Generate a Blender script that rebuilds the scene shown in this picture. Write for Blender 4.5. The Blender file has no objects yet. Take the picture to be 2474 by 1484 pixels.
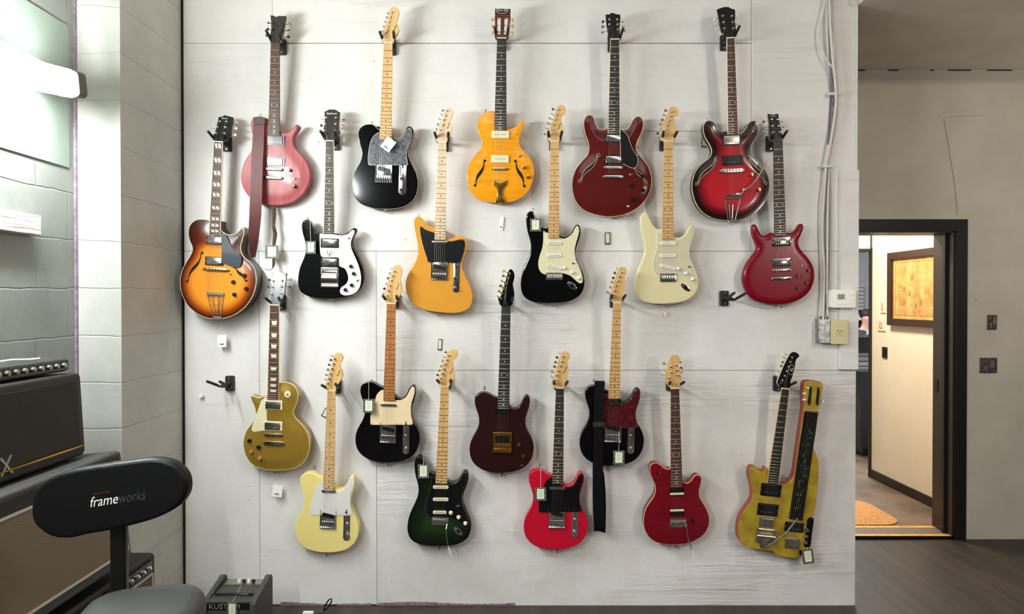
import bpy, bmesh, math, random
from math import radians, sin, cos, pi, sqrt, atan2
from mathutils import Vector, Matrix, geometry
import numpy as np

S = bpy.context.scene
COL = S.collection
random.seed(7)

# ------------------------------------------------------------ camera
F = 1700.0; CX = 1237.0; CY = 742.0
CAM = Vector((0.0, -3.55, 1.543)); PITCH = radians(0.505)
cam_data = bpy.data.cameras.new('camera'); cam = bpy.data.objects.new('camera', cam_data); COL.objects.link(cam)
cam.location = CAM; cam.rotation_euler = (radians(90) - PITCH, 0, 0)
cam_data.sensor_fit = 'HORIZONTAL'; cam_data.sensor_width = 36.0; cam_data.lens = F / 2474.0 * 36.0
cam_data.clip_start = 0.05; cam_data.clip_end = 60
S.camera = cam
S.view_settings.view_transform = 'Standard'; S.view_settings.look = 'None'
S.view_settings.gamma = 1.0; S.view_settings.use_curve_mapping = False
S.view_settings.exposure = -0.04

# ------------------------------------------------------------ world and lights
w = bpy.data.worlds.new('world'); S.world = w; w.use_nodes = True
w.node_tree.nodes['Background'].inputs[0].default_value = (0.80, 0.86, 1.0, 1)
w.node_tree.nodes['Background'].inputs[1].default_value = 0.05

def area(name, loc, target, size, power, color, sy=None, spread=None):
    l = bpy.data.lights.new(name, 'AREA'); l.energy = power; l.color = color; l.size = size
    if sy: l.shape = 'RECTANGLE'; l.size_y = sy
    if spread: l.spread = radians(spread)
    o = bpy.data.objects.new(name, l); COL.objects.link(o); o.location = loc
    o.rotation_euler = (Vector(target) - Vector(loc)).to_track_quat('-Z', 'Y').to_euler()
    return o
# shop ceiling fitting behind the photographer, ceiling bounce fill, added low fill
area('shop_light_right', (3.15, -3.7, 3.30), (0.9, 0.0, 1.6), 0.18, 38, (1.0, 0.87, 0.76))
area('shop_ceiling_glow', (0.6, -4.1, 3.345), (0.6, -4.1, 0.0), 5.0, 56, (0.97, 0.96, 1.0), 2.6)  # broad fill panel standing in for light bounced off the ceiling
area('low_fill_light', (2.8, -3.3, 1.75), (0.9, 0.0, 0.9), 0.3, 19, (1.0, 0.93, 0.86))  # added fill that lifts the lower wall, no lamp stands here
# the room behind the doorway
area('hall_lamp', (2.2, 1.8, 2.55), (2.6, 1.8, 0.6), 0.35, 56, (1.0, 0.86, 0.66))
area('far_shop_light', (3.6, 4.4, 2.9), (3.9, 4.6, 0.0), 1.6, 170, (0.95, 0.98, 1.0))
area('passage_fill_light', (4.9, -0.1, 1.9), (3.4, 0.2, 3.03), 0.5, 14, (1.0, 0.93, 0.84))  # added fill to brighten the passage ceiling, no fitting there

# ------------------------------------------------------------ helpers: pixel to place
_fw = Vector((0, cos(PITCH), -sin(PITCH))); _up = Vector((0, sin(PITCH), cos(PITCH)))
def ray(px, py):
    return Vector((1, 0, 0)) * ((px - CX) / F) + _fw + _up * ((CY - py) / F)
def P(px, py, Y=0.0):
    d = ray(px, py); t = (Y - CAM.y) / d.y
    return CAM + d * t
def PX(px, py, X):
    d = ray(px, py); t = (X - CAM.x) / d.x
    return CAM + d * t
def PZ(px, py, Z):
    d = ray(px, py); t = (Z - CAM.z) / d.z
    return CAM + d * t

# ------------------------------------------------------------ helpers: materials
def lin(c):
    return c / 12.92 if c <= 0.04045 else ((c + 0.055) / 1.055) ** 2.4
def rgb(r, g, b): return (lin(r / 255), lin(g / 255), lin(b / 255), 1.0)
def mat(name, color, rough=0.5, metal=0.0, coat=0.0, spec=0.5, emit=None, alpha=None, trans=0.0):
    m = bpy.data.materials.new(name); m.use_nodes = True
    b = m.node_tree.nodes['Principled BSDF']
    b.inputs['Base Color'].default_value = color; b.inputs['Roughness'].default_value = rough
    b.inputs['Metallic'].default_value = metal; b.inputs['Coat Weight'].default_value = coat
    b.inputs['Coat Roughness'].default_value = 0.06
    b.inputs['Specular IOR Level'].default_value = spec
    b.inputs['Transmission Weight'].default_value = trans
    if emit: b.inputs['Emission Color'].default_value = emit[0]; b.inputs['Emission Strength'].default_value = emit[1]
    return m
def nodes(m): return m.node_tree.nodes, m.node_tree.links, m.node_tree.nodes['Principled BSDF']
def coords(m, scale, kind='Object'):
    N, L, b = nodes(m)
    tc = N.new('ShaderNodeTexCoord'); mp = N.new('ShaderNodeMapping'); mp.inputs['Scale'].default_value = scale
    L.new(tc.outputs[kind], mp.inputs['Vector']); return mp
def noisy(m, c1, c2, scale, nscale=5, detail=4, rough=0.6, lo=0.35, hi=0.65, bump=0.0, bdist=0.001, dist=0.0):
    N, L, b = nodes(m); mp = coords(m, scale)
    n = N.new('ShaderNodeTexNoise'); n.inputs['Scale'].default_value = nscale; n.inputs['Detail'].default_value = detail
    n.inputs['Roughness'].default_value = rough; n.inputs['Distortion'].default_value = dist
    L.new(mp.outputs[0], n.inputs['Vector'])
    r = N.new('ShaderNodeValToRGB'); r.color_ramp.elements[0].position = lo; r.color_ramp.elements[1].position = hi
    r.color_ramp.elements[0].color = c1; r.color_ramp.elements[1].color = c2
    L.new(n.outputs['Fac'], r.inputs['Fac']); L.new(r.outputs['Color'], b.inputs['Base Color'])
    if bump:
        bp = N.new('ShaderNodeBump'); bp.inputs['Strength'].default_value = bump; bp.inputs['Distance'].default_value = bdist
        L.new(n.outputs['Fac'], bp.inputs['Height']); L.new(bp.outputs['Normal'], b.inputs['Normal'])
    return m
def wood(name, c1, c2, rough=0.35, coat=0.0, along='y', k=1.0):
    m = mat(name, c1, rough, 0, min(coat, .3), .35)
    s = {'y': (90 * k, 5 * k, 60 * k), 'x': (5 * k, 90 * k, 60 * k), 'z': (60 * k, 60 * k, 5 * k)}[along]
    return noisy(m, c1, c2, s, 1.0, 5, 0.6, 0.3, 0.7)
def paint(name, color, rough=0.16, coat=0.2): return mat(name, color, rough, 0.0, min(coat, .2), .35)
def burst(name, stops, rough=0.25, coat=0.15, flake=0):
    """finish colour runs from the rim (stops[0]) to the middle of the top"""
    m = mat(name, stops[0][1], rough, 0, coat, .3); N, L, b = nodes(m)
    a = N.new('ShaderNodeAttribute'); a.attribute_name = 'rim'
    r = N.new('ShaderNodeValToRGB'); e = r.color_ramp.elements
    e[0].position = stops[0][0]; e[0].color = stops[0][1]; e[1].position = stops[-1][0]; e[1].color = stops[-1][1]
    for p, c in stops[1:-1]:
        q = e.new(p); q.color = c
    L.new(a.outputs['Fac'], r.inputs['Fac']); L.new(r.outputs['Color'], b.inputs['Base Color'])
    return m

M = {}
M['chrome'] = mat('chrome', rgb(225, 225, 225), 0.12, 1.0)
M['nickel'] = mat('nickel', rgb(190, 188, 180), 0.28, 1.0)
M['steel'] = mat('steel', rgb(170, 168, 160), 0.35, 1.0)
M['gold'] = mat('gold', rgb(214, 170, 82), 0.2, 1.0)
M['string'] = mat('string', rgb(150, 145, 134), 0.4, 0.8)
M['fret_shaded'] = mat('fret_shaded', rgb(128, 92, 60), 0.35, 0.5)  # shadow along frets on pale maple, put into the metal colour
M['fret'] = mat('fret', rgb(214, 208, 192), 0.35, 0.45)
M['black'] = mat('black_plastic', rgb(14, 14, 15), 0.25)
M['black_matte'] = mat('black_rubber', rgb(22, 22, 24), 0.6)
M['cream'] = mat('cream_plastic', rgb(232, 222, 186), 0.35)
M['ivory'] = mat('ivory_plastic', rgb(236, 228, 200), 0.35)
M['white'] = mat('white_plastic', rgb(238, 236, 228), 0.35)
M['bone'] = mat('bone', rgb(228, 220, 196), 0.4)
M['binding'] = mat('binding', rgb(226, 208, 158), 0.35)
M['pearl'] = mat('pearl', rgb(228, 228, 218), 0.25)
M['inlay_dark'] = mat('inlay_dark', rgb(28, 22, 18), 0.4)
M['inlay_pale'] = mat('inlay_pale', rgb(214, 206, 184), 0.35)
M['rosewood'] = wood('rosewood', rgb(60, 37, 28), rgb(86, 56, 42), 0.5)
M['rosewood_dark'] = wood('rosewood_dark', rgb(38, 30, 24), rgb(60, 48, 39), 0.5)
M['ebony'] = wood('ebony', rgb(22, 22, 21), rgb(40, 38, 35), 0.5)
M['maple'] = wood('maple', rgb(204, 158, 98), rgb(226, 186, 128), 0.3, 0.3)
M['maple_pale'] = wood('maple_pale', rgb(214, 184, 146), rgb(232, 206, 172), 0.4, 0.1)
M['maple_amber'] = wood('maple_amber', rgb(158, 98, 52), rgb(188, 126, 72), 0.3, 0.3)
M['mahogany'] = wood('mahogany', rgb(70, 28, 20), rgb(96, 42, 28), 0.3, 0.4)
M['walnut'] = wood('walnut', rgb(60, 38, 26), rgb(82, 54, 36), 0.35, 0.2)
M['logo_gold'] = mat('logo_gold', rgb(210, 190, 120), 0.35, 0.3)
M['logo_dark'] = mat('logo_dark', rgb(60, 40, 28), 0.5)
M['hole'] = mat('hole', rgb(8, 7, 6), 0.9)
M['leather'] = noisy(mat('leather', rgb(84, 40, 38), 0.55), rgb(78, 36, 36), rgb(98, 50, 48), (1, 1, 1), 90, 3, bump=0.2, bdist=0.0005)
M['leather_dark'] = mat('leather_dark', rgb(48, 26, 24), 0.5)
M['webbing'] = noisy(mat('webbing', rgb(20, 20, 21), 0.8, spec=0.1), rgb(6, 6, 7), rgb(15, 15, 17), (400, 400, 900), 1, 1, bump=0.3, bdist=0.0005)
M['cord'] = mat('cord', rgb(220, 216, 206), 0.7)

# ------------------------------------------------------------ helpers: objects
def tag(o, label=None, cat=None, group=None, kind=None):
    if label: o['label'] = label
    if cat: o['category'] = cat
    if group: o['group'] = group
    if kind: o['kind'] = kind
    return o
def thing(name, loc, label, cat, group=None, mtx=None):
    o = bpy.data.objects.new(name, None); COL.objects.link(o); o.empty_display_size = 0.05
    if mtx is not None: o.matrix_world = mtx
    else: o.location = loc
    return tag(o, label, cat, group)
def link(name, me, m, parent=None, loc=None, rotz=None):
    o = bpy.data.objects.new(name, me); COL.objects.link(o)
    if m is not None and not me.materials: me.materials.append(m)
    if parent is not None: o.parent = parent
    if loc is not None: o.location = loc
    if rotz is not None: o.rotation_euler = (0, 0, rotz)
    if me.users == 1 and m not in (M.get('chrome'), M.get('nickel'), M.get('gold'), M.get('steel')) and name not in ('string', 'fret', 'inlay', 'screw', 'pole_piece', 'tuning_machine', 'floor', 'ceiling'):
        wn = o.modifiers.new('weighted', 'WEIGHTED_NORMAL'); wn.keep_sharp = True; wn.weight = 80
    return o
def finish(me, smooth=True, ang=35):
    if smooth and len(me.polygons):
        me.polygons.foreach_set('use_smooth', [True] * len(me.polygons))
        me.set_sharp_from_angle(angle=radians(ang))
    me.update(); return me

class MB:
    """collects shapes into one mesh"""
    def __init__(s): s.v = []; s.f = []
    def add(s, vs, fs):
        o = len(s.v); s.v += [tuple(v) for v in vs]; s.f += [tuple(i + o for i in f) for f in fs]; return s
    def box(s, c, d, mx=None):
        x, y, z = d[0] / 2, d[1] / 2, d[2] / 2
        vs = [Vector((a * x, b * y, e * z)) for a in (-1, 1) for b in (-1, 1) for e in (-1, 1)]
        if mx is not None: vs = [mx @ v for v in vs]
        c = Vector(c); vs = [v + c for v in vs]
        return s.add(vs, [(0, 1, 3, 2), (4, 6, 7, 5), (0, 4, 5, 1), (2, 3, 7, 6), (0, 2, 6, 4), (1, 5, 7, 3)])
    def hexa(s, a, b):
        """a, b: matching 4-corner loops (front and back)"""
        return s.add(list(a) + list(b), [(3, 2, 1, 0), (4, 5, 6, 7), (0, 1, 5, 4), (1, 2, 6, 5), (2, 3, 7, 6), (3, 0, 4, 7)])
    def prism(s, pts, z0, z1, bev=0.0, steps=2, mx=None):
        """convex-ish outline (counter clockwise), extruded in z with a rounded top rim"""
        n = len(pts); A = sum(pts[i][0] * pts[(i + 1) % n][1] - pts[(i + 1) % n][0] * pts[i][1] for i in range(n))
        if A < 0: pts = pts[::-1]
        nrm = []
        for i in range(n):
            a = Vector(pts[i - 1][:2]); b = Vector(pts[(i + 1) % n][:2]); t = (b - a); t.normalize(); nrm.append(Vector((-t.y, t.x)))
        rings = [[(p[0], p[1], z0) for p in pts]]
        if bev > 0:
            for k in range(steps + 1):
                a = k / steps * pi / 2; d = bev * (1 - cos(a)); zz = z1 - bev * (1 - sin(a))
                rings.append([(p[0] + q.x * d, p[1] + q.y * d, zz) for p, q in zip(pts, nrm)])
        else: rings.append([(p[0], p[1], z1) for p in pts])
        vs = [Vector(v) for r in rings for v in r]
        if mx is not None: vs = [mx @ v for v in vs]
        fs = [tuple(range(n - 1, -1, -1)), tuple(range((len(rings) - 1) * n, len(rings) * n))]
        for k in range(len(rings) - 1):
            for i in range(n):
                j = (i + 1) % n; fs.append((k * n + i, k * n + j, (k + 1) * n + j, (k + 1) * n + i))
        return s.add(vs, fs)
    def lathe(s, prof, c=(0, 0, 0), seg=16, mx=None):
        """prof: (r, z) pairs from bottom to top"""
        vs = []; fs = []
        for r, z in prof:
            for i in range(seg):
                a = 2 * pi * i / seg; vs.append(Vector((r * cos(a), r * sin(a), z)))
        if mx is not None: vs = [mx @ v for v in vs]
        c = Vector(c); vs = [v + c for v in vs]
        for k in range(len(prof) - 1):
            for i in range(seg):
                j = (i + 1) % seg; fs.append((k * seg + i, k * seg + j, (k + 1) * seg + j, (k + 1) * seg + i))
        fs.append(tuple(range(seg - 1, -1, -1))); fs.append(tuple(range((len(prof) - 1) * seg, len(prof) * seg)))
        return s.add(vs, fs)
    def tube(s, path, r, seg=8, flat=1.0):
        path = [Vector(p) for p in path]; n = len(path)
        if n < 2: return s
        rs = r if isinstance(r, (list, tuple)) else [r] * n
        vs = []; fs = []; prev = None
        for i, p in enumerate(path):
            t = (path[min(i + 1, n - 1)] - path[max(i - 1, 0)]); t.normalize()
            if prev is None:
                a = Vector((0, 0, 1)) if abs(t.z) < 0.9 else Vector((1, 0, 0)); u = t.cross(a); u.normalize()
            else:
                u = prev - t * prev.dot(t); u.normalize()
            prev = u; w2 = t.cross(u)
            for k in range(seg):
                a = 2 * pi * k / seg; vs.append(p + u * (rs[i] * cos(a)) + w2 * (rs[i] * sin(a) * flat))
        for i in range(n - 1):
            for k in range(seg):
                j = (k + 1) % seg; fs.append((i * seg + k, i * seg + j, (i + 1) * seg + j, (i + 1) * seg + k))
        fs.append(tuple(range(seg - 1, -1, -1))); fs.append(tuple(range((n - 1) * seg, n * seg)))
        return s.add(vs, fs)
    def ball(s, c, r, seg=12, rings=8, sc=(1, 1, 1)):
        vs = []; fs = []
        for i in range(1, rings):
            a = pi * i / rings
            for k in range(seg):
                b = 2 * pi * k / seg; vs.append((c[0] + r * sc[0] * sin(a) * cos(b), c[1] + r * sc[1] * sin(a) * sin(b), c[2] + r * sc[2] * cos(a)))
        top = len(vs); vs.append((c[0], c[1], c[2] + r * sc[2])); vs.append((c[0], c[1], c[2] - r * sc[2]))
        for i in range(rings - 2):
            for k in range(seg):
                j = (k + 1) % seg; fs.append((i * seg + k, (i + 1) * seg + k, (i + 1) * seg + j, i * seg + j))
        for k in range(seg):
            j = (k + 1) % seg; fs.append((top, k, j)); fs.append((top + 1, (rings - 2) * seg + j, (rings - 2) * seg + k))
        return s.add(vs, fs)
    def ribbon(s, pts, widths, thick, side):
        """flat strap through pts; side(i) gives its width direction"""
        pts = [Vector(p) for p in pts]; n = len(pts); vs = []; fs = []
        for i, p in enumerate(pts):
            t = pts[min(i + 1, n - 1)] - pts[max(i - 1, 0)]; t.normalize()
            u = Vector(side(i)); u = u - t * u.dot(t); u.normalize(); q = t.cross(u)
            h = widths[i] / 2
            for a, b in ((-1, -1), (1, -1), (1, 1), (-1, 1)): vs.append(p + u * (a * h) + q * (b * thick / 2))
        for i in range(n - 1):
            for k in range(4):
                j = (k + 1) % 4; fs.append((i * 4 + k, i * 4 + j, i * 4 + 4 + j, i * 4 + 4 + k))
        fs += [(3, 2, 1, 0), tuple((n - 1) * 4 + k for k in range(4))]
        return s.add(vs, fs)
    def mesh(s, name='m', smooth=True, ang=35):
        me = bpy.data.meshes.new(name); me.from_pydata(s.v, [], s.f)
        bm = bmesh.new(); bm.from_mesh(me); bmesh.ops.recalc_face_normals(bm, faces=bm.faces); bm.to_mesh(me); bm.free()
        return finish(me, smooth, ang)
    def build(s, name, m, parent=None, loc=None, rotz=None, smooth=True, ang=35):
        return link(name, s.mesh(name, smooth, ang), m, parent, loc, rotz)

def spline(pts, closed=True, step=0.003):
    """smooth curve through points, evenly resampled"""
    n = len(pts); out = []; P4 = [Vector((p[0], p[1])) for p in pts]
    rng = range(n) if closed else range(n - 1)
    for i in rng:
        if closed: a, b, c, d = P4[i - 1], P4[i], P4[(i + 1) % n], P4[(i + 2) % n]
        else: a, b, c, d = P4[max(i - 1, 0)], P4[i], P4[i + 1], P4[min(i + 2, n - 1)]
        k = max(2, int((c - b).length / step))
        for j in range(k):
            t = j / k
            out.append(0.5 * ((2 * b) + (c - a) * t + (2 * a - 5 * b + 4 * c - d) * t * t + (3 * b - a - 3 * c + d) * t ** 3))
    if not closed: out.append(P4[-1])
    return out
def dist_to(poly, pts):
    A = np.array([(p[0], p[1]) for p in poly]); B = np.roll(A, -1, axis=0); Q = np.array([(p[0], p[1]) for p in pts])
    d = B - A; l2 = (d ** 2).sum(1) + 1e-18; res = np.empty(len(Q))
    for s0 in range(0, len(Q), 400):
        q = Q[s0:s0 + 400]; ap = q[:, None, :] - A[None]; t = np.clip((ap * d[None]).sum(2) / l2[None], 0, 1)
        res[s0:s0 + 400] = np.sqrt((((ap - t[..., None] * d[None])) ** 2).sum(2)).min(1)
    return res
def inside(poly, x, y):
    c = False; n = len(poly); j = n - 1
    for i in range(n):
        if (poly[i][1] > y) != (poly[j][1] > y) and x < (poly[j][0] - poly[i][0]) * (y - poly[i][1]) / (poly[j][1] - poly[i][1]) + poly[i][0]: c = not c
        j = i
    return c
def dome_z(d, r, dome, dw):
    z = 0.0
    if d < r: z -= r - sqrt(max(0, r * r - (r - d) ** 2))
    if dome:
        t = min(1, max(0, d / dw)); z += dome * (t * t * (3 - 2 * t))
    return z
def slab(poly, z1, z0, r=0.003, dome=0.0, dw=0.06, rb=None, grid=None, rings=3, tilt=None):
    """solid of any outline: top at z1 with rounded rim (and optional carved dome), bottom at z0"""
    rb = r if rb is None else rb; n = len(poly)
    A = sum(poly[i][0] * poly[(i + 1) % n][1] - poly[(i + 1) % n][0] * poly[i][1] for i in range(n))
    if A < 0: poly = poly[::-1]
    pts = [Vector((p[0], p[1])) for p in poly]; extra = []
    ds = [max(r, rb) * (1 - cos(k / rings * pi / 2)) for k in range(1, rings + 1)] if max(r, rb) > 0 else []
    if dome: ds += [max(r, rb) + x for x in (0.004, 0.009, 0.016, 0.024)]
    for d in ds:
        c = []
        for i in range(n):
            t = pts[(i + 1) % n] - pts[i - 1]; t.normalize(); c.append(pts[i] + Vector((-t.y, t.x)) * d)
        dd = dist_to(pts, c); extra += [q for q, e in zip(c, dd) if e > d * 0.985 and inside(pts, q.x, q.y)]
    if grid is None and dome: grid = 0.009
    if grid:
        xs = [p.x for p in pts]; ys = [p.y for p in pts]; g = []; y = min(ys); base = ds[-1] if ds else 0
        while y < max(ys):
            x = min(xs)
            while x < max(xs):
                if inside(pts, x, y): g.append(Vector((x, y)))
                x += grid
            y += grid
        if g:
            dd = dist_to(pts, g); extra += [q for q, e in zip(g, dd) if e > base + grid * 0.4]
    allp = pts + extra
    ov, oe, of, *_ = geometry.delaunay_2d_cdt(allp, [(i, (i + 1) % n) for i in range(n)], [list(range(n))], 1, 1e-7)
    d = dist_to(pts, ov); m = len(ov); vs = []
    for i, p in enumerate(ov): vs.append((p.x, p.y, z1 + dome_z(d[i], r, dome, dw)))
    for i, p in enumerate(ov): vs.append((p.x, p.y, z0 - (dome_z(d[i], rb, 0, dw))))
    cnt = {}
    fs = []
    for f in of:
        fs.append(tuple(f)); fs.append(tuple(i + m for i in reversed(f)))
        for a, b in zip(f, f[1:] + f[:1]): cnt[(a, b)] = 1
    for (a, b) in list(cnt):
        if (b, a) not in cnt: fs.append((b, a, a + m, b + m))
    if tilt:
        y0, k = tilt; vs = [(x, y, z - max(0, y - y0) * k) for x, y, z in vs]
    me = bpy.data.meshes.new('slab'); me.from_pydata(vs, [], fs)
    bm = bmesh.new(); bm.from_mesh(me); bmesh.ops.recalc_face_normals(bm, faces=bm.faces); bm.to_mesh(me); bm.free()
    at = me.attributes.new('rim', 'FLOAT', 'POINT')
    at.data.foreach_set('value', [float(x) * 10 for x in list(d) * 2])
    return finish(me, True, 40)
def rim_band(poly, z1, depth, inset, out=0.0006):
    """binding strip round the edge of an outline"""
    n = len(poly); A = sum(poly[i][0] * poly[(i + 1) % n][1] - poly[(i + 1) % n][0] * poly[i][1] for i in range(n))
    if A < 0: poly = poly[::-1]
    vs = []; fs = []
    for i in range(n):
        t = Vector(poly[(i + 1) % n]) - Vector(poly[i - 1]); t.normalize(); q = Vector((-t.y, t.x)); p = Vector(poly[i])
        o = p - q * out; inn = p + q * inset
        vs += [(o.x, o.y, z1 - depth), (o.x, o.y, z1 - 0.0006), (p.x, p.y, z1 + 0.0004), (inn.x, inn.y, z1 + 0.0004), (inn.x, inn.y, z1 - 0.001)]
    for i in range(n):
        j = (i + 1) % n
        for k in range(4): fs.append((i * 5 + k, i * 5 + k + 1, j * 5 + k + 1, j * 5 + k))
    me = bpy.data.meshes.new('band'); me.from_pydata(vs, [], fs)
    bm = bmesh.new(); bm.from_mesh(me); bmesh.ops.recalc_face_normals(bm, faces=bm.faces); bm.to_mesh(me); bm.free()
    return finish(me, True, 50)
def rrect(w, h, r, seg=3, cx=0, cy=0):
    r = min(r, w / 2 - 1e-5, h / 2 - 1e-5); o = []
    for (sx, sy, a0) in ((1, 1, 0), (-1, 1, 90), (-1, -1, 180), (1, -1, 270)):
        for k in range(seg + 1):
            a = radians(a0 + 90 * k / seg); o.append((cx + sx * (w / 2 - r) + r * cos(a), cy + sy * (h / 2 - r) + r * sin(a)))
    return o
def circ(r, n=16, cx=0, cy=0, sy=1.0): return [(cx + r * cos(2 * pi * i / n), cy + r * sy * sin(2 * pi * i / n)) for i in range(n)]
def text_mesh(s, size, depth=0.0004, shear=0.0, align='CENTER'):
    c = bpy.data.curves.new('t', 'FONT'); c.body = s; c.size = size; c.extrude = depth; c.align_x = align; c.align_y = 'CENTER'; c.shear = shear
    c.resolution_u = 3
    o = bpy.data.objects.new('t', c); me = bpy.data.meshes.new_from_object(o); bpy.data.objects.remove(o)
    return me
_shared = {}
def shared(key, fn):
    if key not in _shared: _shared[key] = fn()
    return _shared[key]
# ------------------------------------------------------------ guitar building kit
HANG = {}
class Guitar:
    all = []
    def __init__(s, label, crop, nut, fb, butt, dn=0.112, db=0.055, group=None, name='electric_guitar'):
        s.ox, s.oy, s.s = crop; s.name = name
        nx = (nut[0] + nut[1]) / 2; ny = nut[2]; fx = (fb[0] + fb[1]) / 2; fy = fb[2]
        bx = nx + (fx - nx) * (butt - ny) / (fy - ny)
        N = P(*s.px(nx, ny), -dn); B = P(*s.px(bx, butt), -db)
        v = (N - B).normalized(); u = Vector((1, 0, 0)); u = (u - v * u.dot(v)).normalized(); n = u.cross(v)
        s.mtx = Matrix(((u.x, v.x, n.x, B.x), (u.y, v.y, n.y, B.y), (u.z, v.z, n.z, B.z), (0, 0, 0, 1)))
        s.inv = s.mtx.inverted(); s.L = (N - B).length
        s.root = thing(name, None, label, 'guitar', group, s.mtx)
        s.m = (N - CAM).length / F / s.s * 0.985; s.m = abs((N.y + B.y) / 2 - CAM.y) / F / s.s
        a = s.loc(nut[0], ny, 0.008); b = s.loc(nut[1], ny, 0.008); s.w0 = (b.x - a.x); s.cx0 = (a.x + b.x) / 2; s.L = (a.y + b.y) / 2
        a = s.loc(fb[0], fy, 0.008); b = s.loc(fb[1], fy, 0.008); s.w1 = (b.x - a.x); s.y1 = (a.y + b.y) / 2; s.cx1 = (a.x + b.x) / 2
        s.top = 0.0; s.nutpos = N; Guitar.all.append(s); s.poly = None; s.dome = 0; s.dw = .06
    def px(s, cx, cy): return (s.ox + cx / s.s, s.oy + cy / s.s)
    def loc(s, cx, cy, h=0.0, tilt=None):
        d = ray(*s.px(cx, cy)); o = s.inv @ CAM; dl = s.inv.to_3x3() @ d; hh = h
        for k in range(4):
            t = (hh - o.z) / dl.z; p = o + dl * t
            if tilt: hh = h - max(0, p.y - tilt[0]) * tilt[1]
            else: break
        return Vector((p.x, p.y, hh))
    def pts(s, L, h=0.0, tilt=None): return [s.loc(x, y, h, tilt) for x, y in L]
    def cxl(s, y):  # centre line x at local y
        t = (s.L - y) / (s.L - s.y1); return s.cx0 + (s.cx1 - s.cx0) * t
    def zs(s, x, y):
        if not s.dome: return 0.0
        return dome_z(float(dist_to(s.poly, [(x, y)])[0]), 0, s.dome, s.dw)
    def body(s, pts, thick, m, r=0.004, dome=0.0, dw=0.06, binding=None, bw=0.003, local=False, step=0.004, back=None, upper=None):
        L = [Vector(p[:2]) for p in pts] if local else s.pts(pts)
        s.poly = spline(L, True, step); s.dome = dome; s.dw = dw; s.thick = thick
        me = slab(s.poly, 0, -thick, r, dome, dw, grid=(.010 if m is M['greenburst'] and not dome else None))
        if upper is not None:  # the finish stays dark over the whole upper bout
            at = me.attributes['rim']; n = len(me.vertices); v = [0.0] * n; at.data.foreach_get('value', v)
            for i, q in enumerate(me.vertices):
                t = min(1, max(0, (q.co.y - upper + .02) / .05)); v[i] *= 1 - .78 * t
            at.data.foreach_set('value', v)
        o = link('body', me, m, s.root)
        if binding: link('binding', rim_band(s.poly, 0 - (0 if r < .0015 else 0.0004), 0.007, bw), binding, s.root)
        return o
    def neck(s, neckm, boardm, nfr=21, inlay='dot', inlaym='inlay_pale', frm='fret', nutm='bone', bind=None, edge=None, depth=0.021, yin=None, gibson=False):
        z1 = 0.010; yb = s.y1
        def qb(wa, wb, ya, yb_, z0, z1_, bev=0):
            mb = MB(); a = [(s.cxl(yb_) - wb / 2, yb_), (s.cxl(yb_) + wb / 2, yb_), (s.cxl(ya) + wa / 2, ya), (s.cxl(ya) - wa / 2, ya)]
            return mb.prism(a, z0, z1_, bev)
        # neck shaft, rounded back
        mb = MB(); rows = []; ye = yb - 0.0 if yin is None else yin
        for k in range(9):
            y = s.L + 0.004 + (ye - s.L - 0.004) * k / 8; t = (s.L - y) / (s.L - s.y1); wd = s.w0 + (s.w1 - s.w0) * t; cx = s.cxl(y)
            dz = depth * (1 + 0.15 * t) + (0.012 if k == 8 else 0); row = []
            for j in range(9):
                a = pi * j / 8; row.append((cx + wd / 2 * cos(a) * 0.995, y, z1 - 0.005 - (dz - 0.005) * sin(a) ** 0.8))
            rows.append(row)
        vs = [p for r in rows for p in r]; fs = []
        for k in range(8):
            for j in range(8): fs.append((k * 9 + j, k * 9 + j + 1, k * 9 + 10 + j, k * 9 + 9 + j))
            fs.append((k * 9, k * 9 + 9, k * 9 + 17, k * 9 + 8))
        fs.append(tuple(range(9))); fs.append(tuple(range(72, 81)))
        mb.add(vs, fs); mb.build('neck', M[neckm], s.root)
        fbd = qb(s.w0, s.w1, s.L, yb, z1 - 0.006, z1, 0.0008).build('fretboard', M[boardm], s.root)
        if bind:
            for sg in (-1, 1):
                mb = MB(); a = [(s.cxl(yb) + sg * s.w1 / 2 - .0011, yb), (s.cxl(yb) + sg * s.w1 / 2 + .0009, yb), (s.cxl(s.L) + sg * s.w0 / 2 + .0009, s.L), (s.cxl(s.L) + sg * s.w0 / 2 - .0011, s.L)]
                mb.prism(a, z1 - 0.006, z1 + 0.0003); mb.build('fretboard_binding', M[bind], fbd)
        MB().box((s.cx0, s.L + 0.002, z1 - 0.002), (s.w0 + .0006, 0.0045, 0.009)).build('nut', M[nutm], s.root)
        fl = s.L - s.y1 - 0.004; sc = fl / (1 - 2 ** (-nfr / 12)); s.sc = sc
        fy = lambda n: s.L - sc * (1 - 2 ** (-n / 12))
        wy = lambda y: s.w0 + (s.w1 - s.w0) * (s.L - y) / (s.L - s.y1)
        fm = shared(('fret', frm), lambda: MB().prism(rrect(1, 0.0025, 0.0008, 1), 0, 0.0011, 0.0004).mesh())
        if not fm.materials: fm.materials.append(M[frm])
        for n in range(1, nfr + 1):
            o = link('fret', fm, None, fbd, (s.cxl(fy(n)), fy(n), z1 - 0.0002)); o.scale = (wy(fy(n)) - (0.0025 if bind else 0), 1, 1)
        def place(n, dx=0):
            return (fy(n) + fy(n - 1)) / 2
        for n in (3, 5, 7, 9, 12, 15, 17, 19, 21):
            if n > nfr: continue
            y = place(n); cx = s.cxl(y); ww = wy(y)
            if inlay == 'dot':
                dm = shared(('dot', inlaym), lambda: MB().prism(circ(0.0031, 12), 0, 0.0005).mesh())
                if not dm.materials: dm.materials.append(M[inlaym])
                for dx in ((-ww * .27, ww * .27) if n == 12 else (0,)): link('inlay', dm, None, fbd, (cx + dx, y, z1 - .0001))
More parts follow.
